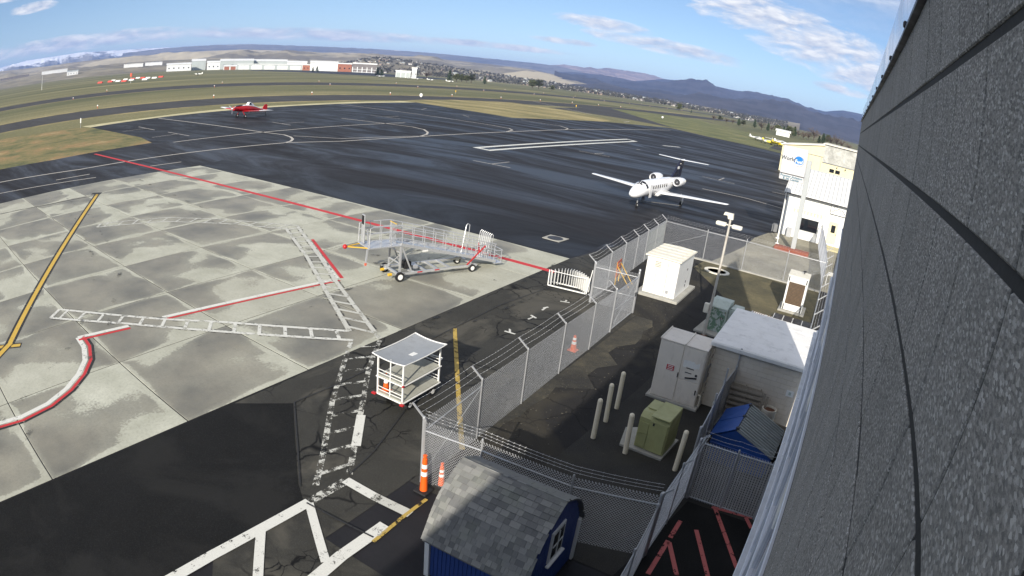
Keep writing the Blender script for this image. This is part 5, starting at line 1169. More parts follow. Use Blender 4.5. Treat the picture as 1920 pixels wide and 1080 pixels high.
# ================================================================ FUEL SIGN ON A POLE
sg_ = thing('pylon_sign', 'tall white fuel company sign with blue globe on grey steel post', 'sign', (-3.45, 56.4, 0))
MB().box((.05, 0, 4.1), (.42, .42, 8.4), bev=.02).build('post', paintmat('grey sign post', (.42, .44, .44), .5, .1, .1, 1, .1), sg_)
bx = MB().box((-1.35, .0, 7.95), (2.3, .42, 2.45), bev=.05).build('sign_box', M['signwhite'], sg_); lowb = MB().box((-1.35, 0, 6.42), (2.25, .40, .52), bev=.03).build('lower_box', M['signwhite'], sg_)
MB().box((-1.35, 0, 6.70), (2.26, .38, .05)).build('divider', M['dark'], sg_)
def text(s, size, loc, mat, parent, name='lettering', ax='C'):
    cu_ = bpy.data.curves.new(name, 'FONT'); cu_.body = s; cu_.size = size; cu_.align_x = 'CENTER'; cu_.align_y = 'CENTER'; cu_.extrude = .006; cu_.offset = size * .022; cu_.resolution_u = 2
    to = bpy.data.objects.new(name, cu_); COL.objects.link(to); dg = bpy.context.evaluated_depsgraph_get(); me = bpy.data.meshes.new_from_object(to.evaluated_get(dg)); bpy.data.objects.remove(to); bpy.data.curves.remove(cu_)
    me.materials.clear(); me.materials.append(mat); o = bpy.data.objects.new(name, me); COL.objects.link(o); o.parent = parent; o.location = loc; o.rotation_euler = (pi / 2, 0, 0); return o
inkg = paintmat('dark sign ink', (.05, .06, .07), .5, 0, .05, 2, .0); inkb = paintmat('sign blue', (.0, .17, .62), .4, 0, .05, 2, .0); inkt = paintmat('sign teal ink', (.02, .12, .18), .5, 0, .05, 2, .0)
text('World', .50, (-1.90, -.215, 8.08), inkg, bx)
gl = MB(); gl.poly([(-.93 + .42 * cos(radians(a)), -.214, 8.05 + .42 * sin(radians(a))) for a in range(-38, 219, 8)]).build('globe', inkb, bx)
MB().poly([(-.93 + .42 * cos(radians(a)), -.2145, 8.05 + .42 * sin(radians(a))) for a in range(228, 313, 12)]).build('globe_lower', M['signwhite'], bx)
MB().path([(-.90 + .47 * cos(radians(a)), -.214, 8.02 + .47 * sin(radians(a))) for a in range(-110, 62, 10)], .014, 4).build('globe_ring', inkg, bx)
text('Fuel', .42, (-.92, -.224, 7.98), M['white'], bx); MB().box((-.9, -.216, 7.78), (.4, .004, .03)).build('small_print', inkb, bx)
text('Premier Aviation', .30, (-1.35, -.21, 6.53), inkt, lowb); text('& Jet Center', .30, (-1.35, -.21, 6.31), inkt, lowb)
# brick base, each brick a part
bb = thing('brick_planter', 'low red brick planter round the foot of the sign post', 'planter', (-3.45, 56.0, .02))
MB().box((0, 0, .16), (3.2, 1.2, .32)).build('core', M['brickbase'], bb)
bm_ = MB().box((0, 0, 0), (.30, .04, .11), bev=.008).mesh('base_brick', M['brickbase'])
for r in range(3):
    for k in range(10): inst('brick', bm_, bb, (-1.44 + k * .32 - (.06 if r % 2 else 0), -.61, .07 + r * .125))
# flag poles by the office
for x, y, h, l in (((-5.43, 65.06)[0], 61.0, 5.0, 'thin white flagpole nearest the corner of the white office'), (-5.1, 58.2, 4.2, 'short white pole standing in gravel left of the sign')):
    f_ = thing('flagpole', l, 'pole', (x, y, 0)); MB().tube((0, 0, 0), (0, 0, h), .05, .035, 10).build('pole', M['white'], f_, True); MB().lathe([(.2, 0), (.2, .1), (.1, .14)], 14).build('base', M['white'], f_)
# ================================================================ WHITE OFFICE BUILDING
M['ribgrey'] = paintmat('pale grey roof rib', (.50, .51, .52), .5, 0, .1, 2, .1)
ob = thing('office_building', 'bright white office with ribbed metal roof behind the fuel sign', 'building', (-5.5, 64.0, 0), 0)
MB().box((5.0, 4.0, 2.15), (10, 8, 4.3)).build('wall', M['white'], ob)
b = MB(); b.prof([(-.5, 4.25), (-.5, 4.45), (6.3, 6.65), (8.6, 6.65), (8.6, 4.25)], 'x', -.35, 10.3); b.build('roof', M['white'], ob)
for i in range(24): MB().beam((-.2 + i * .44, -.46, 4.50), (-.2 + i * .44, 6.3, 6.70), .06, .07).build('roof_rib', M['ribgrey'], ob)
MB().box((5, -.53, 4.32), (10.6, .05, .10)).build('gutter', M['dark'], ob)
op = MB().box((2.8, -.01, 1.55), (1.85, .06, 1.25)).build('window_opening', M['glass'], ob); MB().box((2.8, -.05, .90), (2.1, .2, .08), bev=.01).build('sill', M['white'], op)
for x in (1.83, 3.77): MB().box((x, -.04, 1.55), (.08, .1, 1.35)).build('frame', M['white'], op)
dr = MB().box((5.35, -.03, 1.45), (1.0, .06, 2.2), bev=.01).build('door', M['cream'], ob); MB().box((5.35, -.07, 1.85), (.45, .02, .75)).build('door_pane', M['glass'], dr); MB().tube((5.72, -.1, 1.35), (5.72, -.06, 1.35), .05).build('knob', M['dark'], dr)
lgb = MB().box((5.65, -.04, 3.85), (1.9, .05, 1.15), bev=.01).build('logo_board', M['white'], ob)
MB().path([(4.7, -.075, 4.42), (6.6, -.075, 4.42), (6.6, -.075, 3.28), (4.7, -.075, 3.28)], .04, 4, True).build('board_edge', M['dark'], lgb)
MB().path([(4.9, -.08, 3.55), (5.15, -.08, 3.75), (5.25, -.08, 3.68), (5.55, -.08, 4.0), (5.75, -.08, 3.78), (5.9, -.08, 3.9), (6.3, -.08, 3.5)], .03, 5).build('mountain_emblem', inkg, lgb); MB().path([(4.95, -.08, 4.0), (5.2, -.08, 4.12), (5.4, -.08, 4.1)], .03, 5).build('emblem_stroke', inkg, lgb)
for i in range(9): MB().box((1.0 + i * .36, -.03, 2.72), (.2, .04, .3), bev=.01).build('faded_letter', M['cream'], ob)
for z in (3.1, 2.9): MB().box((2.6, -.02, z), (4.4, .05, .05)).build('band', M['cream'], ob)
MB().box((.9, -.55, .5), (.5, .35, 1.0), bev=.03).build('side_cabinet', M['alu'], ob); MB().box((-.7, .6, .4), (.6, .8, .8), bev=.03).build('side_cabinet', M['greywall'], ob)
MB().box((6.0, -1.2, .08), (2.6, 2.2, .15), bev=.02).build('porch', M['straw'], ob)
rk = thing('bike_rack', 'small white tubular rack at the end of the wall', 'rack', (.25, 47.2, .02))
for i in range(4): MB().path([(0, i * .35, 0), (0, i * .35, .7), (.1, i * .35, .8), (.7, i * .35, .8), (.8, i * .35, .7), (.8, i * .35, 0)], .02).build('hoop', M['white'], rk, True)
# ================================================================ CREAM HANGARS BEHIND THE OFFICE
hy = thing('cream_hangar', 'cream coloured metal hangar with low gable behind the fuel sign', 'hangar', (-16.2, 150, 0), 0)
MB().box((11, 12, 3.1), (22, 24, 6.2)).build('wall', M['cream'], hy)
b = MB(); b.prof([(-.4, 6.1), (11, 8.3), (22.4, 6.1), (22.4, 6.4), (11, 8.6), (-.4, 6.4)], 'y', -.5, 24.5); b.build('roof', M['offwhite'], hy); MB().poly([(0, -.01, 6.2), (22, -.01, 6.2), (11, -.01, 8.3)]).build('gable', M['cream'], hy)
MB().box((1.1, -.03, 3.4), (.9, .06, 2.0)).build('vent', M['greywall'], hy); MB().box((9.8, -.04, 2.7), (12.5, .06, 5.2)).build('door', M['cream'], hy)
for k in range(5): MB().box((3.6 + k * 3.1, -.08, 2.7), (.08, .04, 5.2)).build('door_seam', M['straw'], hy)
MB().box((9.8, -.08, 5.4), (12.7, .1, .14)).build('door_track', M['greywall'], hy)
h2 = thing('cream_hangar', 'cream hangar with pale pebbled upper wall next to the terminal wall end', 'hangar', (-3.7, 92, 0), 0, None)
MB().box((6, 6, 3.4), (12, 12, 6.8)).build('wall', M['cream'], h2)
gvr = groundmat('pebbled roof', [(.36, (.34, .34, .31)), (.5, (.50, .50, .46)), (.66, (.66, .65, .60))], .8, 2.5, .6)
MB().box((6.05, 6.1, 8.15), (12.1, 12.0, 2.66)).build('upper_wall', gvr, h2); MB().box((6, 6, 9.53), (12.5, 12.4, .12)).build('roof_edge', M['offwhite'], h2); MB().box((6, -.03, 6.86), (12.1, .1, .1)).build('ledge', M['greywall'], h2)
for x in (1.6, 2.5): MB().box((x, -.03, 5.95), (.7, .06, .5)).build('window', M['glass'], h2)
for x in (2.3, 3.6): MB().tube((x, -.05, 6.6), (x, -.25, 6.5), .07).build('wall_lamp', M['dark'], h2)
car = thing('parked_car', 'dark car parked between office roof and cream hangars', 'car', (*(-8.30, 174.72), .02), radians(80))
MB().prof([(-2.1, .35), (-2.1, .8), (-1.3, .9), (-.8, 1.42), (.9, 1.42), (1.5, .92), (2.1, .82), (2.1, .35)], 'x', -.85, .85).build('body', M['navy'], car)
for s in (-1, 1):
    MB().poly([(s * .856, -1.1, .95), (s * .856, -.72, 1.35), (s * .856, .8, 1.35), (s * .856, 1.25, .95)]).build('side_window', M['glass'], car)
    for y in (-1.3, 1.35): w = MB().tube((s * .75, y, .32), (s * .9, y, .32), .32, n=16).build('wheel', M['black'], car); MB().tube((s * .89, y, .32), (s * .91, y, .32), .18, n=12).build('rim', M['alu'], w)
MB().poly([(-.7, -1.27, .93), (.7, -1.27, .93), (.65, -.84, 1.39), (-.65, -.84, 1.39)]).build('windscreen', M['glass'], car)

# ================================================================ FAR AIRFIELD
def pol(az, el, D): return (D * sin(radians(az)), D * cos(radians(az)), 11 + D * tan(radians(el)))
def farbox(az0, az1, D, zb, zt, depth): 
    x0, y0 = D * sin(radians(az0)), D * cos(radians(az0)); x1, y1 = D * sin(radians(az1)), D * cos(radians(az1))
    L = math.hypot(x1 - x0, y1 - y0); return (x0, y0, zb), math.atan2(y1 - y0, x1 - x0), L
def shedbuilding(name, label, cat, pa, pb, D, top_el, mat, depth=26, roofm=None, gable=True, base=None, doors=0, windows=0, doormat=None, group=None):
    """gabled shed whose front wall runs between two bearings at distance D (or where the slope lies, when no base is given)"""
    if base is None:
        am, em = (pa[0] + pb[0]) / 2, (pa[1] + pb[1]) / 2; D = 1760
        while D < 3250 and HF['near hill'](am, D) < 11 + D * tan(radians(em)): D += 15
        base = HF['near hill'](am, D) - 1.0
    (x, y, z), rz, L = farbox(pa[0], pb[0], D, 0, 0, depth); zt = 11 + D * tan(radians(top_el)); zb = base if base is not None else min(11 + D * tan(radians((pa[1] + pb[1]) / 2)), 16.0)
    t = thing(name, label, cat, (x, y, zb), rz, group); h = max(2.5, zt - zb)
    MB().box((L / 2, depth / 2, h * .41), (L, depth, h * .82)).build('wall', mat, t)
    hw = h * .82
    if gable:
        b = MB(); b.prof([(-1, hw - .2), (depth / 2, h), (depth + 1, hw - .2), (depth + 1, hw - .8), (depth / 2, h - .7), (-1, hw - .8)], 'x', -1, L + 1); b.build('roof', roofm or mat, t); MB().poly([(-.02, 0, hw - .3), (-.02, depth, hw - .3), (-.02, depth / 2, h - .6)]).build('gable', mat, t); MB().poly([(L + .02, 0, hw - .3), (L + .02, depth / 2, h - .6), (L + .02, depth, hw - .3)]).build('gable', mat, t)
    else: MB().box((L / 2, depth / 2, hw + h * .06), (L + 1.6, depth + 1.6, h * .12)).build('roof', roofm or mat, t)
    for k in range(doors): MB().box((L * (k + .5) / doors, -.15, hw * .42), (L / doors * .8, .3, hw * .8)).build('door', doormat or M['hangarg'], t)
    for k in range(windows): MB().box((L * (k + .5) / windows, -.15, hw * .45), (L / windows * .25, .3, hw * .18)).build('window', M['glass'], t)
    return t
HG, HW = M['hangarg'], M['hangar']
shedbuilding('far_hangar', 'leftmost white hangar in the distant row with small windows', 'hangar', (-62.64, -0.272), (-60.32, -0.271), 1633, (-61.78, 0.359)[1], HW, 40, HW, True, 0, 0, 5)
shedbuilding('far_hangar', 'grey green hangar just right of the leftmost white one', 'hangar', (-60.27, -0.273), (-58.97, -0.263), 1689, (-59.30, 0.657)[1], HG, 60, HW, True, 0, 1)
shedbuilding('far_hangar', 'pale grey hangar with long low roof left of the centre of the row', 'hangar', (-58.82, -0.315), (-57.62, -0.341), 1633, (-58.28, 0.441)[1], HW, 30, HW, True, 0, 0, 3)
shedbuilding('far_hangar', 'wide grey green hangar in the distant row', 'hangar', (-57.62, -0.293), (-54.52, -0.275), 1718, (-56.07, 0.601)[1], HG, 60, HW, True, 0, 0, 4)
shedbuilding('far_shed', 'tiny white shed with orange door before the distant hangars', 'shed', (-57.27, -0.396), (-56.09, -0.363), 1533, (-56.76, 0.030)[1], HW, 14, HW, True, 0, 2, 0, M['brickorange'])
shedbuilding('far_hangar', 'second wide grey hangar at the right of the distant row', 'hangar', (-54.67, -0.275), (-51.45, -0.252), 1746, (-53.12, 0.552)[1], HG, 50, HW, True, 0, 0, 3)
shedbuilding('far_hangar', 'long low pale row of hangar doors in the distance', 'hangar', (-55.99, -0.316), (-50.09, -0.177), 1576, (-53.33, 0.163)[1], HG, 20, HW, False, 0, 5, 0, HW)
shedbuilding('far_hangar', 'low white roofed hangar right of the grey ones', 'hangar', (-51.45, -0.252), (-49.65, -0.215), 1689, (-50.44, 0.446)[1], HW, 40, HW, True, 0)
shedbuilding('far_shed', 'small orange brick block beside the bright white hangar', 'shed', (-50.04, -0.176), (-49.37, -0.159), 1533, (-49.73, 0.172)[1], M['brickorange'], 14, HW, False, 0, 0, 2)
shedbuilding('far_hangar', 'bright white big hangar at the right end of the row', 'hangar', (-49.35, -0.304), (-46.85, -0.221), 1505, (-48.26, 0.506)[1], M['white'], 50, M['white'], True, 0)
shedbuilding('far_office', 'orange brick block left of the dark two storey terminal', 'building', (-46.85, -0.221), (-45.60, -0.168), 1505, (-46.28, 0.436)[1], M['brickorange'], 24, HW, False, 0, 0, 3)
tb = shedbuilding('far_terminal', 'two storey building with dark glazing and pale columns far across airfield', 'building', (-45.50, -0.163), (-43.34, -0.101), 1505, (-44.41, 0.525)[1], M['houseroof'], 24, HW, False, 0)
(_, _, Lb) = farbox((-45.50, -0.163)[0], (-43.34, -0.101)[0], 1505, 0, 0, 0)
for k in range(6): MB().box((Lb * k / 5, -.8, 6.5), (2.0, 1.6, 13)).build('column', HW, tb)
for z in (.8, 7.2): MB().box((Lb / 2, -.7, z), (Lb, 1.4, 1.0)).build('balcony', HW, tb)
shedbuilding('far_shed', 'lone white and grey shed far left at the field edge', 'shed', (-72.52, 0.014), (-71.37, -0.010), 1000, (-72.01, 0.432)[1], HW, 50, HG, True, None, 0, 4)
for a, b, t_, l in (((-66.81, 0.215), (-64.94, 0.186), (-65.90, 0.533)[1], 'white flat roofed sheds on the low rise, left of pair'), ((-64.73, 0.221), (-63.09, 0.227), (-63.84, 0.552)[1], 'white flat roofed sheds on the low rise, right of pair'), ((-75.18, 0.457), (-72.49, 0.294), (-73.97, 0.691)[1], 'faint long white building at the far left field edge'), ((-79.69, 0.451), (-76.54, 0.439), (-78.12, 0.649)[1], 'long dark roofed building at the far left edge')):
    shedbuilding('far_shed', l, 'shed', a, b, 1350, t_, HW if 'dark' not in l else M['houseroof'], 18, HW if 'dark' not in l else M['houseroof'], False)
shedbuilding('white_house', 'white gabled building among trees right of centre near mountains', 'house', (-6.92, -1.092), (-5.68, -1.019), 560, (-6.41, -0.543)[1], M['white'], 14, M['white'], True, 0)
# ---- trees
def leaves(mb, c, R, n, size, rng, flat=.8):
    for _ in range(n):
        while True:
            p = Vector((rng.uniform(-1, 1), rng.uniform(-1, 1), rng.uniform(-1, 1)))
            if .15 < p.length < 1: break
        p = Vector((p.x * R[0], p.y * R[1], p.z * R[2])) + Vector(c); u = Vector((rng.gauss(0, 1), rng.gauss(0, 1), rng.gauss(0, flat))).normalized(); w = u.orthogonal().normalized() * size * rng.uniform(.5, 1.2); u = u * size * rng.uniform(.5, 1.2)
        mb.poly([p - u - w * .5, p + u - w * .5, p + u * .7 + w, p - u * .6 + w])
TREES = {}
def tree_meshes(kind, v):
    if (kind, v) in TREES: return TREES[kind, v]
    rng = random.Random(hash(kind) % 1000 * 0 + len(kind) * 31 + v); tk = MB(); cr = MB()
    if kind == 'conifer':
        tk.tube((0, 0, 0), (0, 0, .95), .03, .008, 7)
        for k in range(22):
            z = .12 + .84 * k / 22; r = .26 * (1 - z) ** .8 + .02
            for a in range(6):
                t = rng.uniform(0, 2 * pi); q = rng.uniform(.5, 1.0); leaves(cr, (cos(t) * r * q * .6, sin(t) * r * q * .6, z - .02), (r * .5, r * .5, .035), 7, .028, rng)
    elif kind == 'broad':
        tk.tube((0, 0, 0), (0, 0, .4), .035, .025, 7)
        for k in range(5): t = rng.uniform(0, 6.28); tk.tube((0, 0, .3), (.22 * cos(t), .22 * sin(t), .62), .018, .006, 5)
        for k in range(44):
            t = rng.uniform(0, 6.28); r = rng.uniform(0, .32); z = rng.uniform(.3, .92); s = .14 * (1.2 - abs(z - .6)); leaves(cr, (r * cos(t) * (1.2 - abs(z - .55)), r * sin(t) * (1.2 - abs(z - .55)), z), (s, s, s * .8), 32, .03, rng)
    else:
        tk.tube((0, 0, 0), (0, 0, .4), .03, .02, 7)
        for k in range(46):
            t = rng.uniform(0, 6.28); e = rng.uniform(.3, 1.3); L = rng.uniform(.3, .6); b0 = Vector((0, 0, rng.uniform(.2, .5))); b1 = b0 + Vector((cos(t) * cos(e), sin(t) * cos(e), sin(e))) * L; tk.tube(b0, b1, .012, .004, 4); leaves(cr, b1, (.07, .07, .07), 9, .018, rng); leaves(cr, b0.lerp(b1, .7), (.06, .06, .06), 6, .016, rng)
    mt = {'conifer': M['pine'], 'broad': M['leaf'], 'bare': M['twig']}[kind]
    TREES[kind, v] = (tk.mesh('trunk', M['trunk']), cr.mesh('crown', mt)); return TREES[kind, v]
def tree(kind, v, az, D, h, label, group=None, wide=1.0, zb=0.0):
    tm, cm = tree_meshes(kind, v); nm = {'conifer': 'conifer_tree', 'broad': 'evergreen_tree', 'bare': 'bare_tree'}[kind]
    t = thing(nm, label, 'tree', (D * sin(radians(az)), D * cos(radians(az)), zb), (v * 1.7 + az) % 6.28, group)
    inst('trunk', tm, t, scale=(h * wide, h * wide, h)); inst('crown', cm, t, scale=(h * wide, h * wide, h)); return t
def pxh(D, px): return D * px / 1178.85
G1 = 'trees in the clump right of the far terminal'
for k, (a, kind, h, l) in enumerate((((-36.73, -0.361), 'conifer', 22, 'tall dark conifer at the left end of the olive tree clump'), ((-36.11, -0.356), 'broad', 16, 'olive evergreen, second in the clump right of far terminal'), ((-35.63, -0.361), 'broad', 15, 'olive evergreen in the middle of the clump'), ((-35.19, -0.370), 'broad', 14, 'smaller olive tree right of the middle of the clump'), ((-34.77, -0.330), 'broad', 18, 'dark rounded tree at the right end of the clump'), ((-33.57, -0.263), 'conifer', 16, 'lone pointed conifer just right of the olive tree clump'))):
    tree(kind, k % 3, a[0], 980, pxh(980, h), l, G1, 1.25)
for k, (a, kind, h, D, w, l) in enumerate((((-29.28, -0.335), 'broad', 17, 1100, 1.4, 'left one of two dark round trees near picture centre skyline'), ((-28.71, -0.315), 'broad', 20, 1100, 1.2, 'right one of two dark round trees near picture centre skyline'), ((-27.50, -0.363), 'broad', 11, 1100, 1.4, 'small dark bush right of the two round trees'), ((-15.94, -0.253), 'broad', 14, 900, 1.2, 'lone dark tree on the flat field below the dark ridge'), ((-14.82, -0.251), 'conifer', 7, 900, 1.0, 'tiny conifer right of the lone dark tree'),
        ((-43.25, 0.002), 'conifer', 16, 1040, 1.6, 'dark tree touching the right end of far terminal'), ((-42.86, -0.073), 'conifer', 13, 1040, 1.6, 'lower dark tree right of the far terminal'), ((-38.82, -0.091), 'bare', 16, 1100, 1.6, 'reddish bare tree left of the olive clump'), ((-49.07, 0.384), 'conifer', 9, 1200, 1.5, 'left conifer behind the bright white hangar'), ((-48.69, 0.395), 'conifer', 11, 1200, 1.5, 'right conifer behind the bright white hangar'), ((-40.29, 0.143), 'bare', 12, 1150, 1.6, 'pale bare tree between the far terminal and olive clump'))):
    tree(kind, k % 3, a[0], D, pxh(D, h), l, None, w)
random.seed(17)
G2 = 'trees lining the far road below the dark ridge'
pos_ = [(1387, 219, 'conifer', 9), (1395, 221, 'broad', 6), (1416, 227, 'conifer', 10), (1429, 229, 'bare', 11), (1441, 234, 'conifer', 10), (1448, 236, 'bare', 7), (1459, 239, 'broad', 10), (1470, 243, 'conifer', 10), (1476, 244, 'conifer', 11), (1482, 246, 'broad', 12), (1490, 248, 'conifer', 13), (1497, 251, 'bare', 8), (1507, 254, 'bare', 10), (1516, 256, 'bare', 11), (1526, 259, 'bare', 16), (1536, 262, 'conifer', 9), (1543, 264, 'conifer', 13), (1550, 266, 'broad', 11), (1558, 269, 'bare', 13), (1568, 272, 'bare', 14), (1578, 275, 'bare', 9), (1590, 278, 'bare', 8), (1340, 208, 'bare', 6), (1352, 211, 'broad', 5), (1364, 214, 'bare', 6), (1376, 216, 'bare', 5)]
import sys
AZF = [(-12.74, -0.114), (-10.42, -0.204), (-7.72, -0.385), (-5.26, -0.535), (-2.57, -0.700), (-0.15, -0.801)]; PXF = [1340, 1387, 1441, 1490, 1543, 1590]
for k, (px, py, kind, h) in enumerate(pos_):
    i = max(0, min(4, sum(1 for q in PXF if q <= px) - 1)); u = (px - PXF[i]) / (PXF[i + 1] - PXF[i]); a = AZF[i][0] + u * (AZF[i + 1][0] - AZF[i][0]); D = 620 + 40 * (k % 3)
    tree(kind, k % 3, a, D, pxh(D, h * 1.35 + 3), {'conifer': 'dark pointed conifer in the tree line below the dark ridge', 'broad': 'dark bushy evergreen in the tree line below the dark ridge', 'bare': 'bare brownish tree in the tree line below the dark ridge'}[kind], G2, 1.3)
# ---- town houses on the slopes
hw_ = MB().box((0, 0, 1.6), (9, 7, 3.2)).mesh('wall', M['housewall']); hr_ = MB(); hr_.prof([(-4.2, 3.0), (0, 5.2), (4.2, 3.0), (4.2, 3.3), (0, 5.6), (-4.2, 3.3)], 'x', -5, 5); hr_ = hr_.mesh('roof', M['houseroof'])
cols = [M['housewall'], paintmat('white house wall', (.62, .60, .57), .7, 0, .1, .1, .05), paintmat('brown house wall', (.34, .26, .2), .7, 0, .1, .1, .05)]
walls = []
for c in cols: 
    me = hw_.copy(); me.materials.clear(); me.materials.append(c); walls.append(me)
roofw_ = hr_.copy(); roofw_.materials.clear(); roofw_.materials.append(M['hangarg'])
random.seed(23)
hn = HF['near hill']; cnt = 0
def house(az, D, s=1.0, lab=None):
    wi_ = random.randrange(3); dk = random.random() < .45; lab = 'small ' + ('beige', 'pale grey', 'brown')[wi_] + ' house with ' + ('dark' if dk else 'pale') + ' roof on the far town slope'
    x, y = D * sin(radians(az)), D * cos(radians(az)); z = max(0.0, hn(az, D) if D < 3300 else HF['foot hill'](az, D))
    t = thing('town_house', lab, 'house', (x, y, z - .3), random.uniform(0, 6.28), 'town houses on the far hillside'); inst('wall', walls[wi_], t, scale=(s, s, s * 1.2)); inst('roof', hr_ if dk else roofw_, t, scale=(s, s, s)); return t
while cnt < 190:
    az = random.uniform(-46, -8); D = random.choice((random.uniform(1800, 3200), random.uniform(1750, 2500)))
    if az < -30 and random.random() < .4: az = random.gauss(-42.5, 2.2); D = random.uniform(2300, 3250)
    house(az, D, random.uniform(.7, 1.5)); cnt += 1
# winter shrubs and trees of the town, a far mass nobody could count
tw = MB(); rng = random.Random(4)
for k in range(2600):
    az = rng.uniform(-48, -6); D = rng.uniform(1760, 3250); z = max(0, hn(az, D)); h = rng.uniform(4, 11); x, y = D * sin(radians(az)), D * cos(radians(az)); leaves(tw, (x, y, z + h * .5), (h * .6, h * .6, h * .5), 9, h * .26, rng)
tag(tw.build('town_trees', leafmat('winter town trees', (.022, .028, .018), (.075, .066, .05))), 'mixed mass of bare and evergreen trees between the town houses', 'trees', None, 'stuff')
# ---- airfield furniture
def marker(loc, h, label, mat, cat='marker', nm='marker_post', grp=None):
    t = thing(nm, label, cat, loc, 0, grp); MB().tube((0, 0, 0), (0, 0, h * .55), .05, n=8).build('stake', M['galv'], t); MB().box((0, 0, h * .75), (.5, .12, h * .5), bev=.02).build('plate', mat, t); return t
c = (-124.98, 43.48); marker((*c, 0), 2.0, 'white marker post at the left corner of the dark parking pad', M['white'])
c = (-164.69, 202.43); t = thing('round_marker', 'white round marker board beside the taxiway', 'marker', (*c, 0)); MB().tube((0, -.1, 1.3), (0, .1, 1.3), .75, n=20).build('disc', M['white'], t, True); MB().tube((0, .12, 0), (0, .12, 1.4), .06).build('stake', M['galv'], t)
c = (-112.54, 361.16); t = thing('round_marker', 'small white marker in the grass right of the taxiway', 'marker', (*c, 0)); MB().tube((0, -.1, 1.1), (0, .1, 1.1), .6, n=18).build('disc', M['white'], t, True); MB().tube((0, .12, 0), (0, .12, 1.2), .06).build('stake', M['galv'], t)
c = (-209.16, 287.25); marker((*c, 0), 2.0, 'yellow taxiway sign far out in the grass', M['yellow'], 'sign', 'taxiway_sign')
c = (-142.71, 304.05); marker((*c, 0), 1.8, 'yellow taxiway sign at edge of the straw coloured grass', M['yellow'], 'sign', 'taxiway_sign')
lamp = thing('edge_light', 'small runway edge light standing in the distant grass', 'runway light', (-272, -30, 0), 0, 'runway edge lights')
MB().tube((0, 0, 0), (0, 0, .7), .08, n=8).build('stem', M['orange'], lamp); MB().lathe([(.22, .7), (.24, .85), (.15, 1.05), (.02, 1.1)], 10).build('lens', M['reflect'], lamp, True)
for k in range(1, 26): clone(lamp, (-272 if k % 2 else -327, -30 + k * 40, 0))
for k in range(0, 12): clone(lamp, (-184, -20 + k * 45, 0))
# wind indicator circle with its red pole marker
c = (-473.24, 210.54)
wi = thing('wind_tee_pole', 'orange red wind indicator pole within the ring of ground panels', 'wind indicator', (*c, 0)); MB().tube((0, 0, 0), (0, 0, 5.5), .12, n=8).build('mast', M['white'], wi); MB().box((0, 0, 6.6), (3.2, .8, 3.0), bev=.1).build('orange_board', M['signred'], wi)
for k, (px, m_) in enumerate((((-599.25, 229.65), 'r'), ((-601.40, 242.68), 'r'), ((-646.50, 264.97), 'w'), ((-589.14, 247.24), 'w'), ((-562.11, 242.60), 'r'), ((-643.76, 279.80), 'w'), ((-583.78, 260.78), 'w'), ((-640.70, 287.52), 'r'), ((-684.71, 314.67), 'w'), ((-658.97, 309.38), 'r'), ((-633.45, 304.40), 'w'), ((-606.46, 299.53), 'w'), ((-646.97, 328.13), 'r'), ((-557.47, 264.32), 'w'))):
    t = thing('ground_panel', ('red' if m_ == 'r' else 'white') + ' ground panel of the segmented circle round the wind indicator', 'ground panel', (*px, 0), radians(20), 'panels of the segmented circle'); MB().prof([(-1.6, 0), (0, 1.5), (1.6, 0)], 'x', -3.6, 3.6).build('panel', M['markred'] if m_ == 'r' else M['white'], t)
c = (-631.88, 168.68); t = thing('lattice_mast', 'thin pale mast standing in the grass at far left', 'mast', (*c, 0))
for dx, dy in ((-.4, -.3), (.4, -.3), (0, .4)): MB().tube((dx, dy, 0), (dx * .3, dy * .3, 15), .1, .06, 6).build('leg', M['white'], t)
for k in range(7): MB().path([(-.4 * (1 - .1 * k), -.3 * (1 - .1 * k), 1 + k * 2), (.4 * (1 - .1 * k), -.3 * (1 - .1 * k), 1 + k * 2), (0, .4 * (1 - .1 * k), 1 + k * 2)], .04, 4, True).build('brace', M['white'], t)
# small aircraft far away
def tinyplane(label, loc, rz, m_, s=1.0, group=None):
    t = thing('small_plane', label, 'plane', loc, rz, group)
    MB().loft([ring(y, 1.3, rx, rz_, 10) for y, rx, rz_ in ((-3.2, .2, .2), (-2.4, .5, .5), (-.5, .6, .7), (1.5, .4, .45), (4.0, .1, .15))]).build('fuselage', m_, t, True)
    MB().box((0, -.6, 1.9), (10.5, 1.5, .14), bev=.05).build('wing', m_, t); MB().box((0, 3.8, 1.4), (3.4, .9, .08), bev=.03).build('tailplane', m_, t)
    MB().loft([[(-.05, 3.0, 1.4), (.05, 3.0, 1.4), (.05, 4.4, 1.4), (-.05, 4.4, 1.4)], [(-.03, 3.9, 2.7), (.03, 3.9, 2.7), (.03, 4.5, 2.7), (-.03, 4.5, 2.7)]]).build('fin', m_, t)
    for x in (-1.1, 1.1): MB().tube((x - .08, -.3, .3), (x + .08, -.3, .3), .3, n=12).build('wheel', M['black'], t)
    MB().tube((-.06, -2.4, .28), (.06, -2.4, .28), .26, n=12).build('wheel', M['black'], t)
    MB().box((0, -1.0, 1.75), (.98, 1.2, .4), bev=.15).build('cabin_glass', M['glass'], t); t.scale = (s, s, s); return t
c = (-802.36, 470.99); tinyplane('small white jet parked nose on before the distant hangars', (c[0] * .8, c[1] * .8, 0), radians(-60), M['white'], 1.35)
yw = paintmat('bright yellow aircraft paint', (.80, .62, .03), .35, 0, .05, 1, .05)
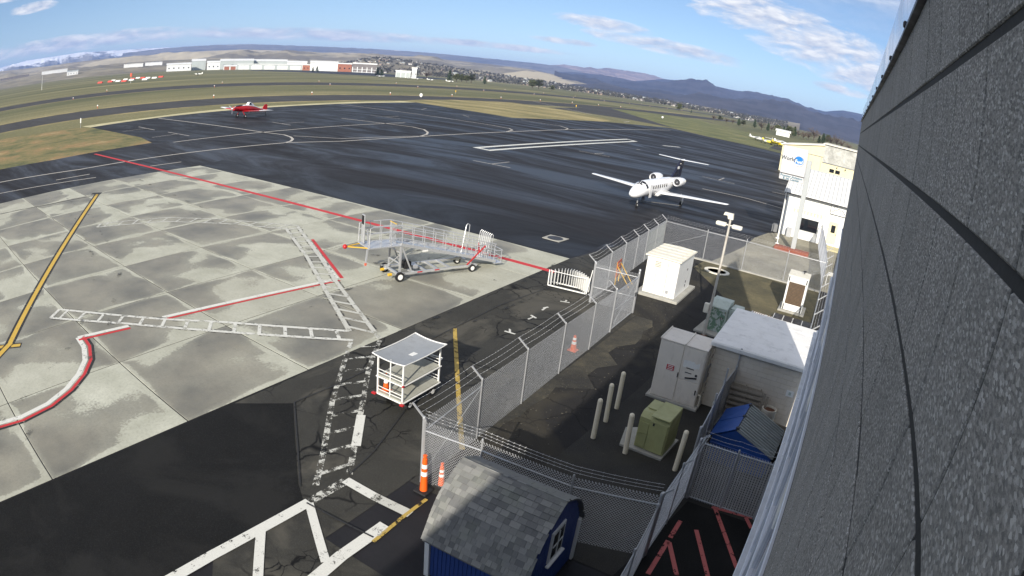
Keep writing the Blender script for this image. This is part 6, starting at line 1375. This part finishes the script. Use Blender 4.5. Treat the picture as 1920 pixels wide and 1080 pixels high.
for k, (px, mm, a, l) in enumerate((((-47.49, 313.45), M['white'], 70, 'white light plane, leftmost of the group left of the fuel sign'), ((-41.70, 296.69), M['white'], 40, 'white light plane, second in the group left of the fuel sign'), ((-38.12, 297.39), yw, 110, 'yellow light plane, left of the two yellow ones by the sign'), ((-34.48, 299.92), yw, 60, 'yellow light plane, right of the two yellow ones by the sign'), ((-41.76, 337.82), M['white'], 20, 'white light plane behind the yellow ones'), ((-36.68, 332.63), M['white'], 95, 'white light plane partly hidden by the fuel sign'))):
    tinyplane(l, (*px, 0), radians(a), mm, .95, 'light planes parked left of the fuel sign')
for k, (px, l) in enumerate((((-42.89, -0.270), 'white light plane on far dark apron, leftmost'), ((-40.40, -0.208), 'white light plane on far dark apron, second from left'), ((-39.63, -0.250), 'white light plane on far dark apron, third from left'), ((-38.43, -0.207), 'white light plane on far dark apron, right of the bare tree'), ((-36.64, -0.304), 'white light plane at the foot of the olive clump'))):
    tinyplane(l, pol(px[0], 0, 800)[:2] + (0,), radians(30 * k), M['white'], 1.3, 'light planes on the far apron')
shedbuilding('far_tower', 'small white control cabin on far apron edge', 'building', (-40.15, -0.239), (-39.73, -0.208), 950, (-40.03, 0.407)[1], HW, 8, HW, False, 0, 0, 2)
shedbuilding('far_shed', 'low white sheds beside the far control cabin', 'shed', (-41.59, -0.288), (-40.25, -0.246), 960, (-41.00, 0.045)[1], HW, 10, HW, False, 0, 3)

# ================================================================ THE AIR
def haze():
    b = MB().box((0, 0, 345), (56000, 56000, 710)); o = b.build('haze', None); tag(o, kind='stuff')
    m = bpy.data.materials.new('clear winter air'); m.use_nodes = True; t = m.node_tree; t.nodes.clear(); ou = t.nodes.new('ShaderNodeOutputMaterial'); v = t.nodes.new('ShaderNodeVolumePrincipled')
    v.inputs['Color'].default_value = (.30, .48, 1.0, 1); v.inputs['Density'].default_value = 6e-5; v.inputs['Anisotropy'].default_value = 0.0
    t.links.new(v.outputs[0], ou.inputs['Volume']); o.data.materials.append(m)
    o['label'] = 'thin bluish haze over the far valley and mountains'; o['category'] = 'haze'
haze()
